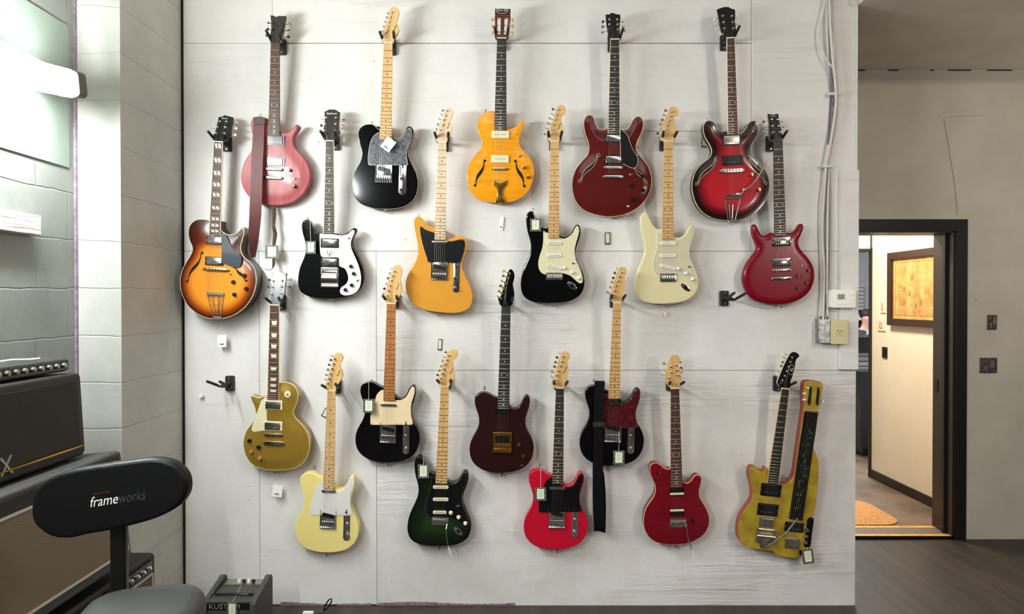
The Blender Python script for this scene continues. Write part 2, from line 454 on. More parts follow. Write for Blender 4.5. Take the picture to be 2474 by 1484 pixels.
        if inlay == 'block':
            for n in (1, 3, 5, 7, 9, 12, 15, 17, 19):
                y = place(n); cx = s.cxl(y); ww = wy(y); h = (fy(n - 1) - fy(n)) * 0.62 / 2
                for sg in (-1, 1):
                    x0 = cx + sg * ww * .19; hw = ww * .13; sh = -0.0025
                    MB().prism([(x0 - hw - sh, y - h), (x0 + hw - sh, y - h), (x0 + hw + sh, y + h), (x0 - hw + sh, y + h)], z1 - .0001, z1 + .0004).build('inlay', M['pearl'], fbd)
        if inlay == 'trap':
            for n in (3, 5, 7, 9, 12, 15, 17, 19):
                y = place(n); cx = s.cxl(y); ww = wy(y); h = (fy(n - 1) - fy(n)) * 0.66 / 2
                MB().prism([(cx - ww * .2, y - h), (cx + ww * .2, y - h), (cx + ww * .30, y + h), (cx - ww * .30, y + h)], z1 - .0001, z1 + .0004).build('inlay', M['ivory'], fbd)
        s.fbd = fbd; s.z1 = z1
    def head(s, pts, m, posts, buttons, tilt=None, z=0.004, thick=0.014, face=None, step=0.003, postm='nickel', butm='nickel', smooth=True, blen=0.0, bsz=(0.010, 0.0075)):
        tl = (s.L, tilt) if tilt else None
        L = s.pts(pts, z, tl); L2 = [Vector(p[:2]) for p in L]
        poly = spline(L2, True, step) if smooth else L2
        hd = link('headstock', slab(poly, z - (0.0012 if face else 0), z - thick, 0.0012, tilt=(s.L, tilt) if tilt else None), M[m], s.root)
        if face: link('headstock_face', slab(poly, z, z - 0.0012, 0.0005, tilt=(s.L, tilt) if tilt else None), M[face], hd)
        s.hz = z; s.htilt = tl; s.headpoly = poly; s.headobj = hd
        s.posts = []
        for (a, b) in zip(posts, buttons):
            p = s.loc(*a, z, tl); q = s.loc(b[0], b[1], z - thick - 0.004, tl); s.posts.append(p)
            mb = MB()
            mb.lathe([(0.0052, -0.0006), (0.0052, 0.0014), (0.0042, 0.002), (0.003, 0.0024), (0.0026, 0.009), (0.0032, 0.0105), (0.0030, 0.012)], p, 10)
            pb = Vector((p.x, p.y, p.z - thick - 0.004)); d = (q - pb); ln = d.length; d.normalize()
            mb.box(pb + d * 0.004, (0.014, 0.011, 0.008))
            mb.tube([pb + d * 0.008, q], 0.0019, 6)
            t = mb.build('tuning_machine', M[postm], s.root)
            ang = atan2(d.y, d.x); tw = random.uniform(0, pi)
            bm_ = MB(); mx = Matrix.Rotation(ang, 4, 'Z') @ Matrix.Rotation(tw, 4, 'X')
            n_ = 12; o2 = [(bsz[0] * .5 + bsz[0] * .62 * cos(2 * pi * i / n_), bsz[1] * cos(0) * sin(2 * pi * i / n_)) for i in range(n_)]
            bm_.prism(o2, -0.0022, 0.0022, 0.0012, 2, mx)
            bm_.v = [tuple(Vector(v) + q - d * 0.002) for v in bm_.v]
            bm_.build('button', M[butm], t)
        return hd
    def strings(s, ybridge, zb=0.012, nb=6, spread=0.052, posts=True, order=None):
        zn = s.z1 + 0.0016
        for i in range(nb):
            f = (i / (nb - 1) - .5) * 2
            a = Vector((s.cx0 + f * (s.w0 / 2 - .004), s.L, zn)); b = Vector((s.cxl(ybridge) + f * spread / 2, ybridge, zb))
            path = [b, a]; 
            if posts and s.posts:
                k = order[i] if order else i
                if k < len(s.posts): p = s.posts[k]; path.append(p + Vector((0, 0, 0.006)))
            MB().tube(path, 0.00040 - 0.00004 * i, 5).build('string', M['string'], s.root)
    # ---- hardware
    def rc(s, x0, x1, y0, y1, h=0.004):
        c = s.loc((x0 + x1) / 2, (y0 + y1) / 2, h); return c, (x1 - x0) * s.m, (y1 - y0) * s.m
    def humb(s, x0, x1, y0, y1, cover='chrome', ring='black', poles='row', h=0.004, z=None, ang=0.0):
        c, w_, h_ = s.rc(x0, x1, y0, y1, h); zb = s.zs(c.x, c.y) if z is None else z
        mb = MB().prism(rrect(w_, h_, 0.003), zb - 0.001, zb + 0.004, 0.001)
        r = mb.build('pickup', M[ring], s.root, (c.x, c.y, 0), ang)
        w2, h2 = w_ * .80, h_ * .80
        MB().prism(rrect(w2, h2, 0.0025), zb, zb + 0.008, 0.0015).build('pickup_cover', M[cover], r)
        pm = shared('pole', lambda: MB().lathe([(0.0021, 0), (0.0021, 0.0012), (0.0016, 0.0016)], seg=8).mesh())
        if not pm.materials: pm.materials.append(M['chrome'])
        rows = {'row': (-h2 * .22,), 'rowup': (h2 * .22,), 'two': (-h2 * .23, h2 * .23), None: ()}[poles]
        for yy in rows:
            for i in range(6): link('pole_piece', pm, None, r, ((i / 5 - .5) * w2 * .78, yy, zb + 0.0078))
        for sx in (-1, 1): link('screw', pm, None, r, (sx * (w_ / 2 - 0.003), 0, zb + 0.0035))
        return r
    def p90(s, x0, x1, y0, y1, m='cream'):
        c, w_, h_ = s.rc(x0, x1, y0, y1); zb = s.zs(c.x, c.y)
        r = MB().prism(rrect(w_, h_, 0.003), zb - 0.001, zb + 0.009, 0.0015).build('pickup', M[m], s.root, (c.x, c.y, 0))
        pm = shared('pole_black', lambda: MB().lathe([(0.0021, 0), (0.0021, 0.0012), (0.0016, 0.0016)], seg=8).mesh())
        if not pm.materials: pm.materials.append(M['walnut'])
        for i in range(6): link('pole_piece', pm, None, r, ((i / 5 - .5) * w_ * .56, 0, zb + 0.0088))
    def single(s, x0, x1, yl, yr, m='white', z=0.0025, hh=0.017):
        a = s.loc(x0, yl, z); b = s.loc(x1, yr, z); c = (a + b) / 2; w_ = (b - a).length; ang = atan2(b.y - a.y, b.x - a.x)
        r = MB().prism(rrect(w_, hh, hh / 2 - .001, 5), z - .001, z + 0.006, 0.0018).build('pickup', M[m], s.root, (c.x, c.y, 0), ang)
        pm = shared('polesteel', lambda: MB().lathe([(0.0024, 0), (0.0024, 0.001)], seg=8).mesh())
        if not pm.materials: pm.materials.append(M['steel'])
        for i in range(6): link('pole_piece', pm, None, r, ((i / 5 - .5) * w_ * .66, 0, z + 0.0058))
    def lipstick(s, x0, x1, y, m='chrome', z=0.0025):
        a = s.loc(x0, y, z); b = s.loc(x1, y, z); c = (a + b) / 2; w_ = (b - a).length
        MB().prism(rrect(w_, 0.014, 0.0065, 5), z - .001, z + 0.007, 0.003).build('pickup', M[m], s.root, (c.x, c.y, 0))
    def knob(s, x, y, kind='metal', parent=None, z=0.0, r=0.0095):
        c = s.loc(x, y, z + .008); zb = s.zs(c.x, c.y) + z
        if kind in ('chrome', 'gold', 'black_metal'):
            pr = [(r * .92, 0), (r, 0.001), (r, 0.012), (r * .92, 0.0142), (r * .55, 0.0150)]; mm = {'chrome': 'chrome', 'gold': 'gold', 'black_metal': 'black'}[kind]
        elif kind in ('strat_white', 'strat_cream'):
            pr = [(r * 1.25, 0), (r * 1.2, 0.003), (r * .85, 0.005), (r * .75, 0.013), (r * .6, 0.0145)]; mm = {'strat_white': 'white', 'strat_cream': 'cream'}[kind]
        else:
            pr = [(r * 1.1, 0), (r * 1.1, 0.002), (r * .9, 0.0115), (r * .82, 0.0125)]; mm = kind
        k = MB().lathe(pr, (0, 0, 0), 18).build('knob', M[mm], parent or s.root, (c.x, c.y, zb))
        return k
    def toggle(s, x, y, m='chrome', tip='ivory', z=0.0, ring=None, parent=None, ang=0.5):
        c = s.loc(x, y, z + .006); zb = s.zs(c.x, c.y) + z
        mb = MB().lathe([(0.0055, 0), (0.0055, 0.003), (0.003, 0.0035), (0.003, 0.005)], (0, 0, 0), 10)
        d = Vector((cos(ang) * .6, sin(ang) * .6, 1)).normalized()
        mb.tube([Vector((0, 0, .004)), d * 0.016], 0.0013, 6)
        o = mb.build('switch', M[m], parent or s.root, (c.x, c.y, zb))
        MB().ball(d * 0.018, 0.0032, 8, 6).build('switch_tip', M[tip], o if not parent else (parent if False else o))
        if ring: MB().prism(circ(0.0165, 24), 0, 0.0012, 0.0004).build('switch_ring', M[ring], o)
        return o
    def guard(s, pts, m, z=0.0, thick=0.0025, screws=(), local=False, edge=None, step=0.003, ym=0.0, smooth=True):
        L = [Vector(p[:2]) for p in pts] if local else s.pts(pts, z)
        poly = spline(L, True, step) if smooth else [Vector(p[:2]) for p in L]
        g = link('pickguard', slab(poly, z + thick, z, 0.0008), m, s.root)
        if edge: link('pickguard_edge', rim_band(poly, z + thick - .0002, thick * .9, 0.0014, 0.0004), edge, g)
        sm = shared('gscrew', lambda: MB().lathe([(0.0021, 0), (0.0019, 0.0007)], seg=8).mesh())
        if not sm.materials: sm.materials.append(M['steel'])
        for q in screws:
            p = Vector(q) if local else s.loc(q[0], q[1], z + thick); link('screw', sm, None, g, (p.x, p.y, z + thick - .0001))
        return g
    def tele_bridge(s, x0, x1, y0, y1, m='chrome', saddles=6, pickup='black'):
        c, w_, h_ = s.rc(x0, x1, y0, y1, 0.002)
        mb = MB().prism(rrect(w_, h_, 0.002), 0, 0.0016, 0.0005)
        mb.box((-w_ / 2 + .0006, 0, 0.0045), (0.0012, h_, 0.009)).box((w_ / 2 - .0006, 0, 0.0045), (0.0012, h_, 0.009)).box((0, -h_ / 2 + .0006, 0.0045), (w_, 0.0012, 0.009))
        b = mb.build('bridge', M[m], s.root, (c.x, c.y, 0))
        a = -radians(12)
        if pickup:
            o = MB().prism(rrect(w_ * .80, 0.021, 0.009, 5), 0.001, 0.006, 0.0015).build('bridge_pickup', M[pickup], b, (0, h_ * .18, 0), a)
        for i in range(saddles):
            sw = w_ * .86 / saddles
            q = MB().prism(rrect(sw * .86, h_ * .2, 0.001), 0.0015, 0.0085, 0.0012).prism(circ(0.0016, 6, 0, h_ * .05), 0.008, 0.0102)
            q.tube([(0, -h_ * .1, 0.005), (0, -h_ * .26, 0.005)], 0.0014, 6)
            q.build('saddle', M[m], b, ((i - (saddles - 1) / 2) * sw, -h_ * .22, 0))
        s.yb = c.y - h_ * .2; return b
    def control_plate(s, x0, x1, y0, y1, knobs, sw, m='chrome', km='chrome', z=0.0):
        c, w_, h_ = s.rc(x0, x1, y0, y1, 0.002)
        p = MB().prism(rrect(w_, h_, w_ / 2 - .0006, 6), z, z + 0.0016, 0.0006).build('control_plate', M[m], s.root, (c.x, c.y, 0))
        for k in knobs:
            q = s.loc(k[0], k[1], 0.01)
            MB().lathe([(0.0088, 0), (0.0092, 0.001), (0.0092, 0.013), (0.0085, 0.0152), (0.005, 0.016)], (0, 0, 0), 18).build('knob', M[km], p, (q.x - c.x, q.y - c.y, z + .0014))
        if sw:
            q = s.loc(sw[0], sw[1], 0.004); mb = MB().box((0, 0, 0.002), (0.004, 0.024, 0.001)).tube([(0, 0, 0), (0, 0.003, 0.014)], 0.0014, 6).ball((0, 0.003, 0.016), 0.0042, 10, 6, (1, 1, 1.2))
            mb.build('selector_switch', M['black'], p, (q.x - c.x, q.y - c.y, z + .001))
        return p
    def strat_bridge(s, x0, x1, y0, y1, m='chrome'):
        c, w_, h_ = s.rc(x0, x1, y0, y1, 0.004)
        b = MB().prism(rrect(w_, h_, 0.003), 0.001, 0.0065, 0.001).build('bridge', M[m], s.root, (c.x, c.y, 0))
        for i in range(6):
            sw = w_ * .9 / 6
            MB().prism(rrect(sw * .84, h_ * .55, 0.001), 0.006, 0.0105, 0.0012).tube([(0, -h_ * .27, 0.008), (0, -h_ * .42, 0.008)], 0.0015, 6).build('saddle', M['nickel'], b, ((i - 2.5) * sw, 0, 0))
        for i in range(6):
            q = shared('pole', lambda: MB().lathe([(0.0021, 0), (0.0021, 0.0012), (0.0016, 0.0016)], seg=8).mesh())
            if not q.materials: q.materials.append(M['chrome'])
            link('screw', q, None, b, ((i - 2.5) * w_ * .15, h_ * .40, 0.0062))
        s.yb = c.y
    def jack(s, x, y, ang, w_=0.058, h_=0.026):
        c = s.loc(x, y, 0.002)
        p = MB().prism(circ(w_ / 2, 28, 0, 0, h_ / w_), -0.0005, 0.0022, 0.001).build('jack_plate', M['chrome'], s.root, (c.x, c.y, 0), radians(ang))
        MB().prism(circ(0.011, 18, 0, 0, .72), 0.0018, 0.0027, 0.0003).lathe([(0.0052, 0.002), (0.0052, 0.0045)], (0.001, 0, 0), 10).build('jack_socket', M['black'], p)
    def tom(s, x0, x1, y0, y1, m='chrome', name='bridge', base=None):
        c, w_, h_ = s.rc(x0, x1, y0, y1, 0.012); zb = s.zs(c.x, c.y)
        mb = MB().prism(rrect(w_ * .86, h_ * .85, h_ * .3), zb + 0.005, zb + 0.012, 0.0015)
        for sx in (-1, 1): mb.lathe([(0.0055, zb), (0.0055, zb + 0.006), (0.003, zb + .0065), (0.003, zb + 0.013)], (sx * w_ * .45, 0, 0), 12)
        b = mb.build(name, M[m], s.root, (c.x, c.y, 0))
        if name == 'bridge':
            for i in range(6): MB().prism(rrect(w_ * .07, h_ * .5, .0008), zb + .011, zb + .0142, 0.0008).build('saddle', M['nickel'], b, ((i - 2.5) * w_ * .115, 0, 0))
            s.yb = c.y; s.zb = zb + .014
        if base: MB().prism([(-w_ / 2 * 1.05, -h_ * .3), (w_ / 2 * 1.05, -h_ * .3), (w_ / 2 * .9, h_ * .35), (-w_ / 2 * .9, h_ * .35)], zb - .001, zb + .005, .001).build('bridge_base', M[base], b)
        return b
    def fhole(s, top, bot, bind=None, flip=1, k=1.0):
        """S-shaped opening drawn on the carved top"""
        a = s.loc(*top); b = s.loc(*bot); d = (b - a); ln = d.length; d.normalize(); q = Vector((-d.y, d.x, 0)) * flip
        cen = []; wid = []
        for i in range(25):
            t = i / 24; e = sin(2 * pi * t) * ln * .055 * (1 if True else 0)
            cen.append(a + d * (ln * t) + q * (-e)); wid.append((0.0022 + 0.0056 * sin(pi * t) ** 3) * k)
        def build(extra, z, nm, m, par):
            vs = []; fs = []
            for i, c in enumerate(cen):
                t = (cen[min(i + 1, 24)] - cen[max(i - 1, 0)]).normalized(); u = Vector((-t.y, t.x, 0)); wd = wid[i] + extra
                for sg in (-1, 1):
                    p = c + u * (sg * wd); vs.append((p.x, p.y, s.zs(p.x, p.y) + z))
            for i in range(24): fs.append((2 * i, 2 * i + 1, 2 * i + 3, 2 * i + 2))
            mb = MB().add(vs, fs)
            mid = cen[12]; notch = 0.0075 + extra; t = (cen[13] - cen[11]).normalized(); u = Vector((-t.y, t.x, 0))
            zz = s.zs(mid.x, mid.y) + z
            mb.add([(mid + u * notch + Vector((0, 0, zz))), (mid + t * .003 + Vector((0, 0, zz))), (mid - u * notch + Vector((0, 0, zz))), (mid - t * .003 + Vector((0, 0, zz)))], [(0, 1, 2, 3)])
            for c, sg in ((a, 1), (b, -1)):
                cc = c + q * sg * 0.0055 * (1 if True else 0) * (-1); R = (0.0066 + extra) * k; z2 = s.zs(cc.x, cc.y) + z
                ring = [(cc.x + R * cos(2 * pi * i / 16), cc.y + R * sin(2 * pi * i / 16), z2) for i in range(16)]; mb.add(ring, [tuple(range(16))])
            me = bpy.data.meshes.new(nm); me.from_pydata(mb.v, [], mb.f)
            bm = bmesh.new(); bm.from_mesh(me)
            r_ = bmesh.ops.extrude_face_region(bm, geom=bm.faces[:]); vv = [g for g in r_['geom'] if isinstance(g, bmesh.types.BMVert)]
            bmesh.ops.translate(bm, verts=vv, vec=(0, 0, -0.0008)); bmesh.ops.recalc_face_normals(bm, faces=bm.faces); bm.to_mesh(me); bm.free()
            return link(nm, finish(me), m, par)
        o = build(0, 0.0011, 'sound_hole', M['hole'], s.root)
        if bind: build(0.0016, 0.0007, 'sound_hole_binding', bind, o)
    def strapbutton(s, x, y, z=-0.02, d=(0, 1), m='nickel', local=False):
        c = Vector((x, y, z)) if local else s.loc(x, y, z); c.z = z
        dr = Vector((d[0], d[1], 0)).normalized(); rot = dr.to_track_quat('Z', 'X').to_matrix().to_4x4()
        MB().lathe([(0.007, -0.002), (0.007, 0.001), (0.003, 0.003), (0.003, 0.009), (0.006, 0.011), (0.0055, 0.013)], c, 12, rot).build('strap_button', M[m], s.root)
    def text(s, x, y, txt, size, m, z=0.0, ang=0.0, shear=0.3, parent=None, name='logo', sx=1.0):
        c = s.loc(x, y, z, s.htilt if getattr(s, 'htilt', None) and y < 300 else None)
        me = text_mesh(txt, size, 0.0003, shear); o = link(name, me, M[m], parent or s.root, (c.x, c.y, c.z + .0006)); o.rotation_euler = (0, 0, radians(ang)); o.scale = (sx, 1, 1)
        if getattr(s, 'htilt', None) and y < 300:
            o.rotation_euler = (-math.atan(s.htilt[1]), 0, radians(ang))
        return o

# wall hanger: plate, arm and padded fork
def hanger(nut_w, label, plate_dx=0.0, plate_dz=0.0, dn=0.112, wall=0.0, rot=0.0, half=0.026):
    z0 = nut_w.z + 0.012
    t = thing('guitar_hanger', (nut_w.x + plate_dx, wall, z0 + plate_dz), label, 'wall hook', 'guitar hangers')
    mb = MB().prism(rrect(0.042, 0.076, 0.006, 3), 0, 0.020, 0.003, 2, Matrix.Rotation(radians(90), 4, 'X'))
    mb.build('wall_plate', M['black_matte'], t)
    sc = shared('hscrew', lambda: MB().lathe([(0.0045, 0), (0.004, 0.0015)], seg=10, mx=Matrix.Rotation(radians(90), 4, 'X')).mesh())
    if not sc.materials: sc.materials.append(M['steel'])
    link('screw', sc, None, t, (0, -0.0195, 0.028)); link('screw', sc, None, t, (0, -0.0195, -0.028))
    yk = -(dn - 0.028); o = Vector((-plate_dx, 0, -plate_dz))
    MB().lathe([(0.011, -.018), (0.011, -.026), (0.0075, -.030), (0.0065, yk + .004)] if False else [(0.012, .018), (0.012, .028), (0.007, .032), (0.0065, -yk - .004)], (0, 0, 0), 14, Matrix.Rotation(radians(90), 4, 'X')).build('arm', M['black_matte'], t)
    c, s_ = cos(rot), sin(rot)
    def R(x, y, z): return Vector((x * c - z * s_, y, x * s_ + z * c))
    k = MB()
    base = Vector((0, yk, 0))
    path = [Vector((0, yk, 0)) + R(-half, -.004, 0.0), base + R(-half * .75, 0, -.006), base + R(0, 0, -.008), base + R(half * .75, 0, -.006), base + R(half, -.004, 0.0)]
    yo = k.tube([p + Vector((0, .006, 0)) for p in path], 0.006, 8).build('yoke', M['black_matte'], t)
    if plate_dx or plate_dz: yo.location = o * 0.0
    for sg in (-1, 1):
        p0 = base + R(sg * half, 0, 0); p1 = base + R(sg * (half + .007), -.072, .026)
        MB().tube([p0, p0 * .5 + p1 * .5, p1, p1 + (p1 - p0).normalized() * .003], [0.0068, 0.0068, 0.0066, 0.003], 10).build('prong', M['black_matte'], t)
    # shift arm and fork to the neck position
    for ch in t.children:
        if ch.name.split('.')[0] in ('arm', 'yoke', 'prong'): ch.location = (-plate_dx, 0, -plate_dz)
    return t

# price tags
def price_tag(px, py, Y, w_, h_, label, kind='framed', string=None, rot=0.0, name='price_tag'):
    p = P(px, py, Y); t = thing(name, p, label, 'tag', 'price tags'); t.rotation_euler = (0, rot, 0)
    if kind == 'framed':
        MB().box((0, 0, 0), (w_, 0.0024, h_)).build('tag_frame', M['tag_frame'], t)
        pp = MB().box((0, -0.0016, 0.001), (w_ * .62, 0.001, h_ * .74)).build('tag_paper', M['tag_paper'], t)
        mb = MB()
        for i in range(5): mb.box((0, -0.0023, h_ * (.27 - .11 * i)), (w_ * (.42 - .07 * (i % 3)), 0.0003, 0.0016))
        mb.build('printed_lines', M['ink'], pp)
    else:
        pp = MB().box((0, 0, 0), (w_, 0.0012, h_)).build('tag_paper', M['tag_white'], t)
        MB().box((0, -0.0009, -h_ * .28), (w_ * .42, 0.0003, h_ * .13)).build('printed_barcode', M['ink_grey'], pp)
    if string:
        q = P(*string); a = Vector((0, -0.001, h_ / 2 - .003)); b = Matrix.Rotation(-rot, 4, 'Y') @ (q - p)
        mb = MB().tube([a, a * .5 + b * .5 + Vector((0, -.002, -.002)), b], 0.0009, 6); mb.build('tag_string', M['cord'], t)
    return t
M['tag_frame'] = noisy(mat('tag_frame', rgb(60, 62, 52), 0.5), rgb(34, 36, 32), rgb(122, 124, 104), (1, 1, 1), 260, 2, lo=.42, hi=.6)
M['tag_paper'] = mat('tag_paper', rgb(226, 232, 208), 0.6); M['tag_white'] = mat('tag_white', rgb(236, 236, 232), 0.6)
M['ink'] = mat('ink', rgb(120, 122, 104), 0.7); M['ink_grey'] = mat('ink_grey', rgb(120, 120, 116), 0.7)
# ------------------------------------------------------------ the room
def wallmat(name, c1, c2, grain=0.0, bump=0.25, rough=0.55, course=None, zoff=0.0, vaxis=None):
    """painted surface: faint dirt, roller texture; grain = ply grain bump strength; course = block height"""
    m = mat(name, c1, rough); N, L, b = nodes(m)
    tc = N.new('ShaderNodeTexCoord')
    def noise(scale, s, det=4, r=.6, d=0):
        mp = N.new('ShaderNodeMapping'); mp.inputs['Scale'].default_value = scale; L.new(tc.outputs['Object'], mp.inputs['Vector'])
        n = N.new('ShaderNodeTexNoise'); n.inputs['Scale'].default_value = s; n.inputs['Detail'].default_value = det; n.inputs['Roughness'].default_value = r; n.inputs['Distortion'].default_value = d
        L.new(mp.outputs[0], n.inputs['Vector']); return n
    def math_(op, a, b_, clamp=False):
        q = N.new('ShaderNodeMath'); q.operation = op; q.use_clamp = clamp
        for i, v in enumerate((a, b_)):
            if v is None: continue
            if isinstance(v, (int, float)): q.inputs[i].default_value = v
            else: L.new(v, q.inputs[i])
        return q.outputs[0]
    dirt = noise((1, 1, 1), 2.2, 5, .65)
    r = N.new('ShaderNodeValToRGB'); r.color_ramp.elements[0].position = .38; r.color_ramp.elements[1].position = .62
    r.color_ramp.elements[0].color = c2; r.color_ramp.elements[1].color = c1; L.new(dirt.outputs['Fac'], r.inputs['Fac'])
    col = r.outputs['Color']
    # nail holes and scuffs
    vo = N.new('ShaderNodeTexVoronoi'); vo.inputs['Scale'].default_value = 8.0; L.new(tc.outputs['Object'], vo.inputs['Vector'])
    spot = math_('LESS_THAN', vo.outputs['Distance'], .026)
    mx = N.new('ShaderNodeMix'); mx.data_type = 'RGBA'; L.new(spot, mx.inputs[0]); L.new(col, mx.inputs[6]); mx.inputs[7].default_value = rgb(112, 106, 98); col = mx.outputs[2]
    h = noise((1, 1, 1), 160, 2).outputs['Fac']; h = math_('MULTIPLY', h, .18)
    h2 = math_('MULTIPLY', noise((1, 1, 1), 22, 3).outputs['Fac'], .35); h = math_('ADD', h, h2)
    if grain:
        gr = noise((2.2, 2.2, 34), 1.0, 6, .62, .8).outputs['Fac']
        mask = noise((1, 1, 1.6), 1.5, 3, .5).outputs['Fac']; mask = math_('MULTIPLY', math_('SUBTRACT', mask, .46), 5.0, True)
        ridg = math_('MULTIPLY', math_('MULTIPLY', gr, mask), grain); h = math_('ADD', h, ridg)
        gm = math_('MULTIPLY', math_('MULTIPLY', math_('SUBTRACT', gr, .52), mask), 1.6, True)
        mg = N.new('ShaderNodeMix'); mg.data_type = 'RGBA'; L.new(gm, mg.inputs[0]); L.new(col, mg.inputs[6]); mg.inputs[7].default_value = rgb(150, 140, 130); col = mg.outputs[2]
    if course:
        sp = N.new('ShaderNodeSeparateXYZ'); L.new(tc.outputs['Object'], sp.inputs[0])
        jz = math_('MULTIPLY', math_('SUBTRACT', noise((1, 1, 1), 4, 4).outputs['Fac'], .5), .035)
        zz = math_('ADD', sp.outputs['Z'], jz)
        fr = math_('FRACT', math_('DIVIDE', math_('SUBTRACT', zz, zoff), course), None)
        d0 = math_('ABSOLUTE', math_('SUBTRACT', fr, .5), None); g = math_('MULTIPLY', math_('SUBTRACT', d0, .478), 46.0, True)
        h = math_('SUBTRACT', h, math_('MULTIPLY', g, 1.0))
        if vaxis:
            row = math_('FLOOR', math_('DIVIDE', math_('SUBTRACT', zz, zoff), course), None)
            sh = math_('MULTIPLY', math_('FRACT', math_('MULTIPLY', row, .5), None), 1.0)
            fv = math_('FRACT', math_('ADD', math_('DIVIDE', sp.outputs[vaxis], course * 2), sh), None)
            dv = math_('ABSOLUTE', math_('SUBTRACT', fv, .5), None); gv = math_('MULTIPLY', math_('SUBTRACT', dv, .489), 70.0, True); h = math_('SUBTRACT', h, gv)
    bp = N.new('ShaderNodeBump'); bp.inputs['Strength'].default_value = bump; bp.inputs['Distance'].default_value = 0.006
    L.new(h, bp.inputs['Height']); L.new(bp.outputs['Normal'], b.inputs['Normal']); L.new(col, b.inputs['Base Color'])
    return m
M['ply'] = wallmat('painted_plywood', rgb(224, 222, 219), rgb(214, 211, 207), 0.25, .6)
M['ply_rough'] = wallmat('painted_rough_plywood', rgb(224, 221, 218), rgb(208, 204, 199), 1.7, 1.0)
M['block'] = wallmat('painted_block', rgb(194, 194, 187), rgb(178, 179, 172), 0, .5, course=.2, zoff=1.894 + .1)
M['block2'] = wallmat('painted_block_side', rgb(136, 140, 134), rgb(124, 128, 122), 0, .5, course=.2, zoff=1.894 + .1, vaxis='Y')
M['backpaint'] = wallmat('grey_plaster', rgb(204, 199, 184), rgb(194, 188, 173), 0, .2)
M['ceil'] = wallmat('ceiling_paint', rgb(214, 206, 192), rgb(200, 192, 178), 0, .2)
M['dark_gap'] = mat('dark_gap', rgb(34, 28, 28), .9)
M['purple'] = noisy(mat('old_purple_paint', rgb(128, 112, 124), .6), rgb(108, 92, 104), rgb(146, 130, 142), (1, 1, 1), 40, 4)
M['green_panel'] = wallmat('pale_green_board', rgb(134, 146, 136), rgb(126, 138, 128), 0, .3)

def struct(name, mb, m, smooth=False):
    o = mb.build(name, m, None, smooth=smooth); return tag(o, kind='structure')
def bx(x0, x1, y0, y1, z0, z1, mb=None):
    mb = mb or MB(); return mb.box(((x0 + x1) / 2, (y0 + y1) / 2, (z0 + z1) / 2), (x1 - x0, y1 - y0, z1 - z0))
CEIL = 3.36
XE = P(2069, 742, 0).x
# floor
mf = mat('shop_floor', rgb(84, 80, 76), .5, spec=.3); N, L, b = nodes(mf)
noisy(mf, rgb(38, 35, 32), rgb(72, 61, 50), (14, 1.2, 1), 1.0, 6, .6, .3, .7, bump=.15, bdist=.002)
struct('floor', bx(-2.0, 6.2, -6.5, 0.99, -.06, 0.0), mf)
struct('ceiling', bx(-2.0, 6.2, -6.5, 0.0, CEIL, CEIL + .06), M['ceil'])
struct('ceiling_corridor', bx(-2.0, XE, .12, 1.2, 3.03, CEIL + .06), M['ceil'])
struct('ceiling_passage', bx(XE + .002, 6.1, -.13, 1.2, 3.03, CEIL - .002), M['ceil'])
M['dim_wall'] = mat('dim_shop_wall', rgb(96, 90, 84), .8)
struct('wall_behind', bx(-2.0, 6.2, -6.6, -6.5, 0, CEIL), M['dim_wall'])
struct('wall_right', bx(6.1, 6.2, -6.5, 1.2, 0, CEIL), M['dim_wall'])
# panelled guitar wall
XE = P(2069, 742, 0).x; XL = P(446, 742, 0).x; ZB = 0.006
struct('wall_back', bx(-2.0, XE - .003, .014, .12, 0, CEIL), M['dark_gap'])
def zpx(y): return P(1237, y, 0).z
def xpx(x): return P(x, 742, 0).x
ztop = CEIL
panels = [(446, None, 660, 105, 'ply'), (660, None, 1813, 104, 'ply'), (1813, None, 2069, 607, 'ply'), (446, 105, 1560, 607, 'ply'), (1560, 105, 1813, 317, 'ply'), (1560, 317, 1813, 607, 'ply'), (446, 607, 626, 1468, 'ply'), (626, 607, 909, 1461, 'ply'), (909, 607, 2069, 895, 'ply_rough'), (909, 895, 2069, 1466, 'ply_rough')]
for i, (a, t, c, d, m) in enumerate(panels):
    g_ = .0011
    z1 = ztop if t is None else zpx(t) - g_; z0 = zpx(d) + g_
    x0 = xpx(a) + g_; x1 = xpx(c) - g_
    if a == 446: x0 = XL
    if a == 1560: x0 -= .0012
    if c == 1560: x1 += .0010
    struct('wall_back_panel', bx(x0, x1, 0, .015, z0, z1), M[m])
# seams that show as dark lines are the gaps; a bare edge at the bottom with old purple paint
mb = MB(); rr = random.Random(5)
for (a, c) in ((676, 780), (812, 895), (911, 1245)):
    x = xpx(a)
    while x < xpx(c):
        w2 = rr.uniform(.008, .025); h2 = .010 + .005 * sin(x * 9) + rr.uniform(-.0015, .0015); bx(x, min(x + w2, xpx(c)), -.0012, .0, zpx(1462) - .004, zpx(1462) + h2, mb); x += w2
struct('trim_1', mb, M['purple'])
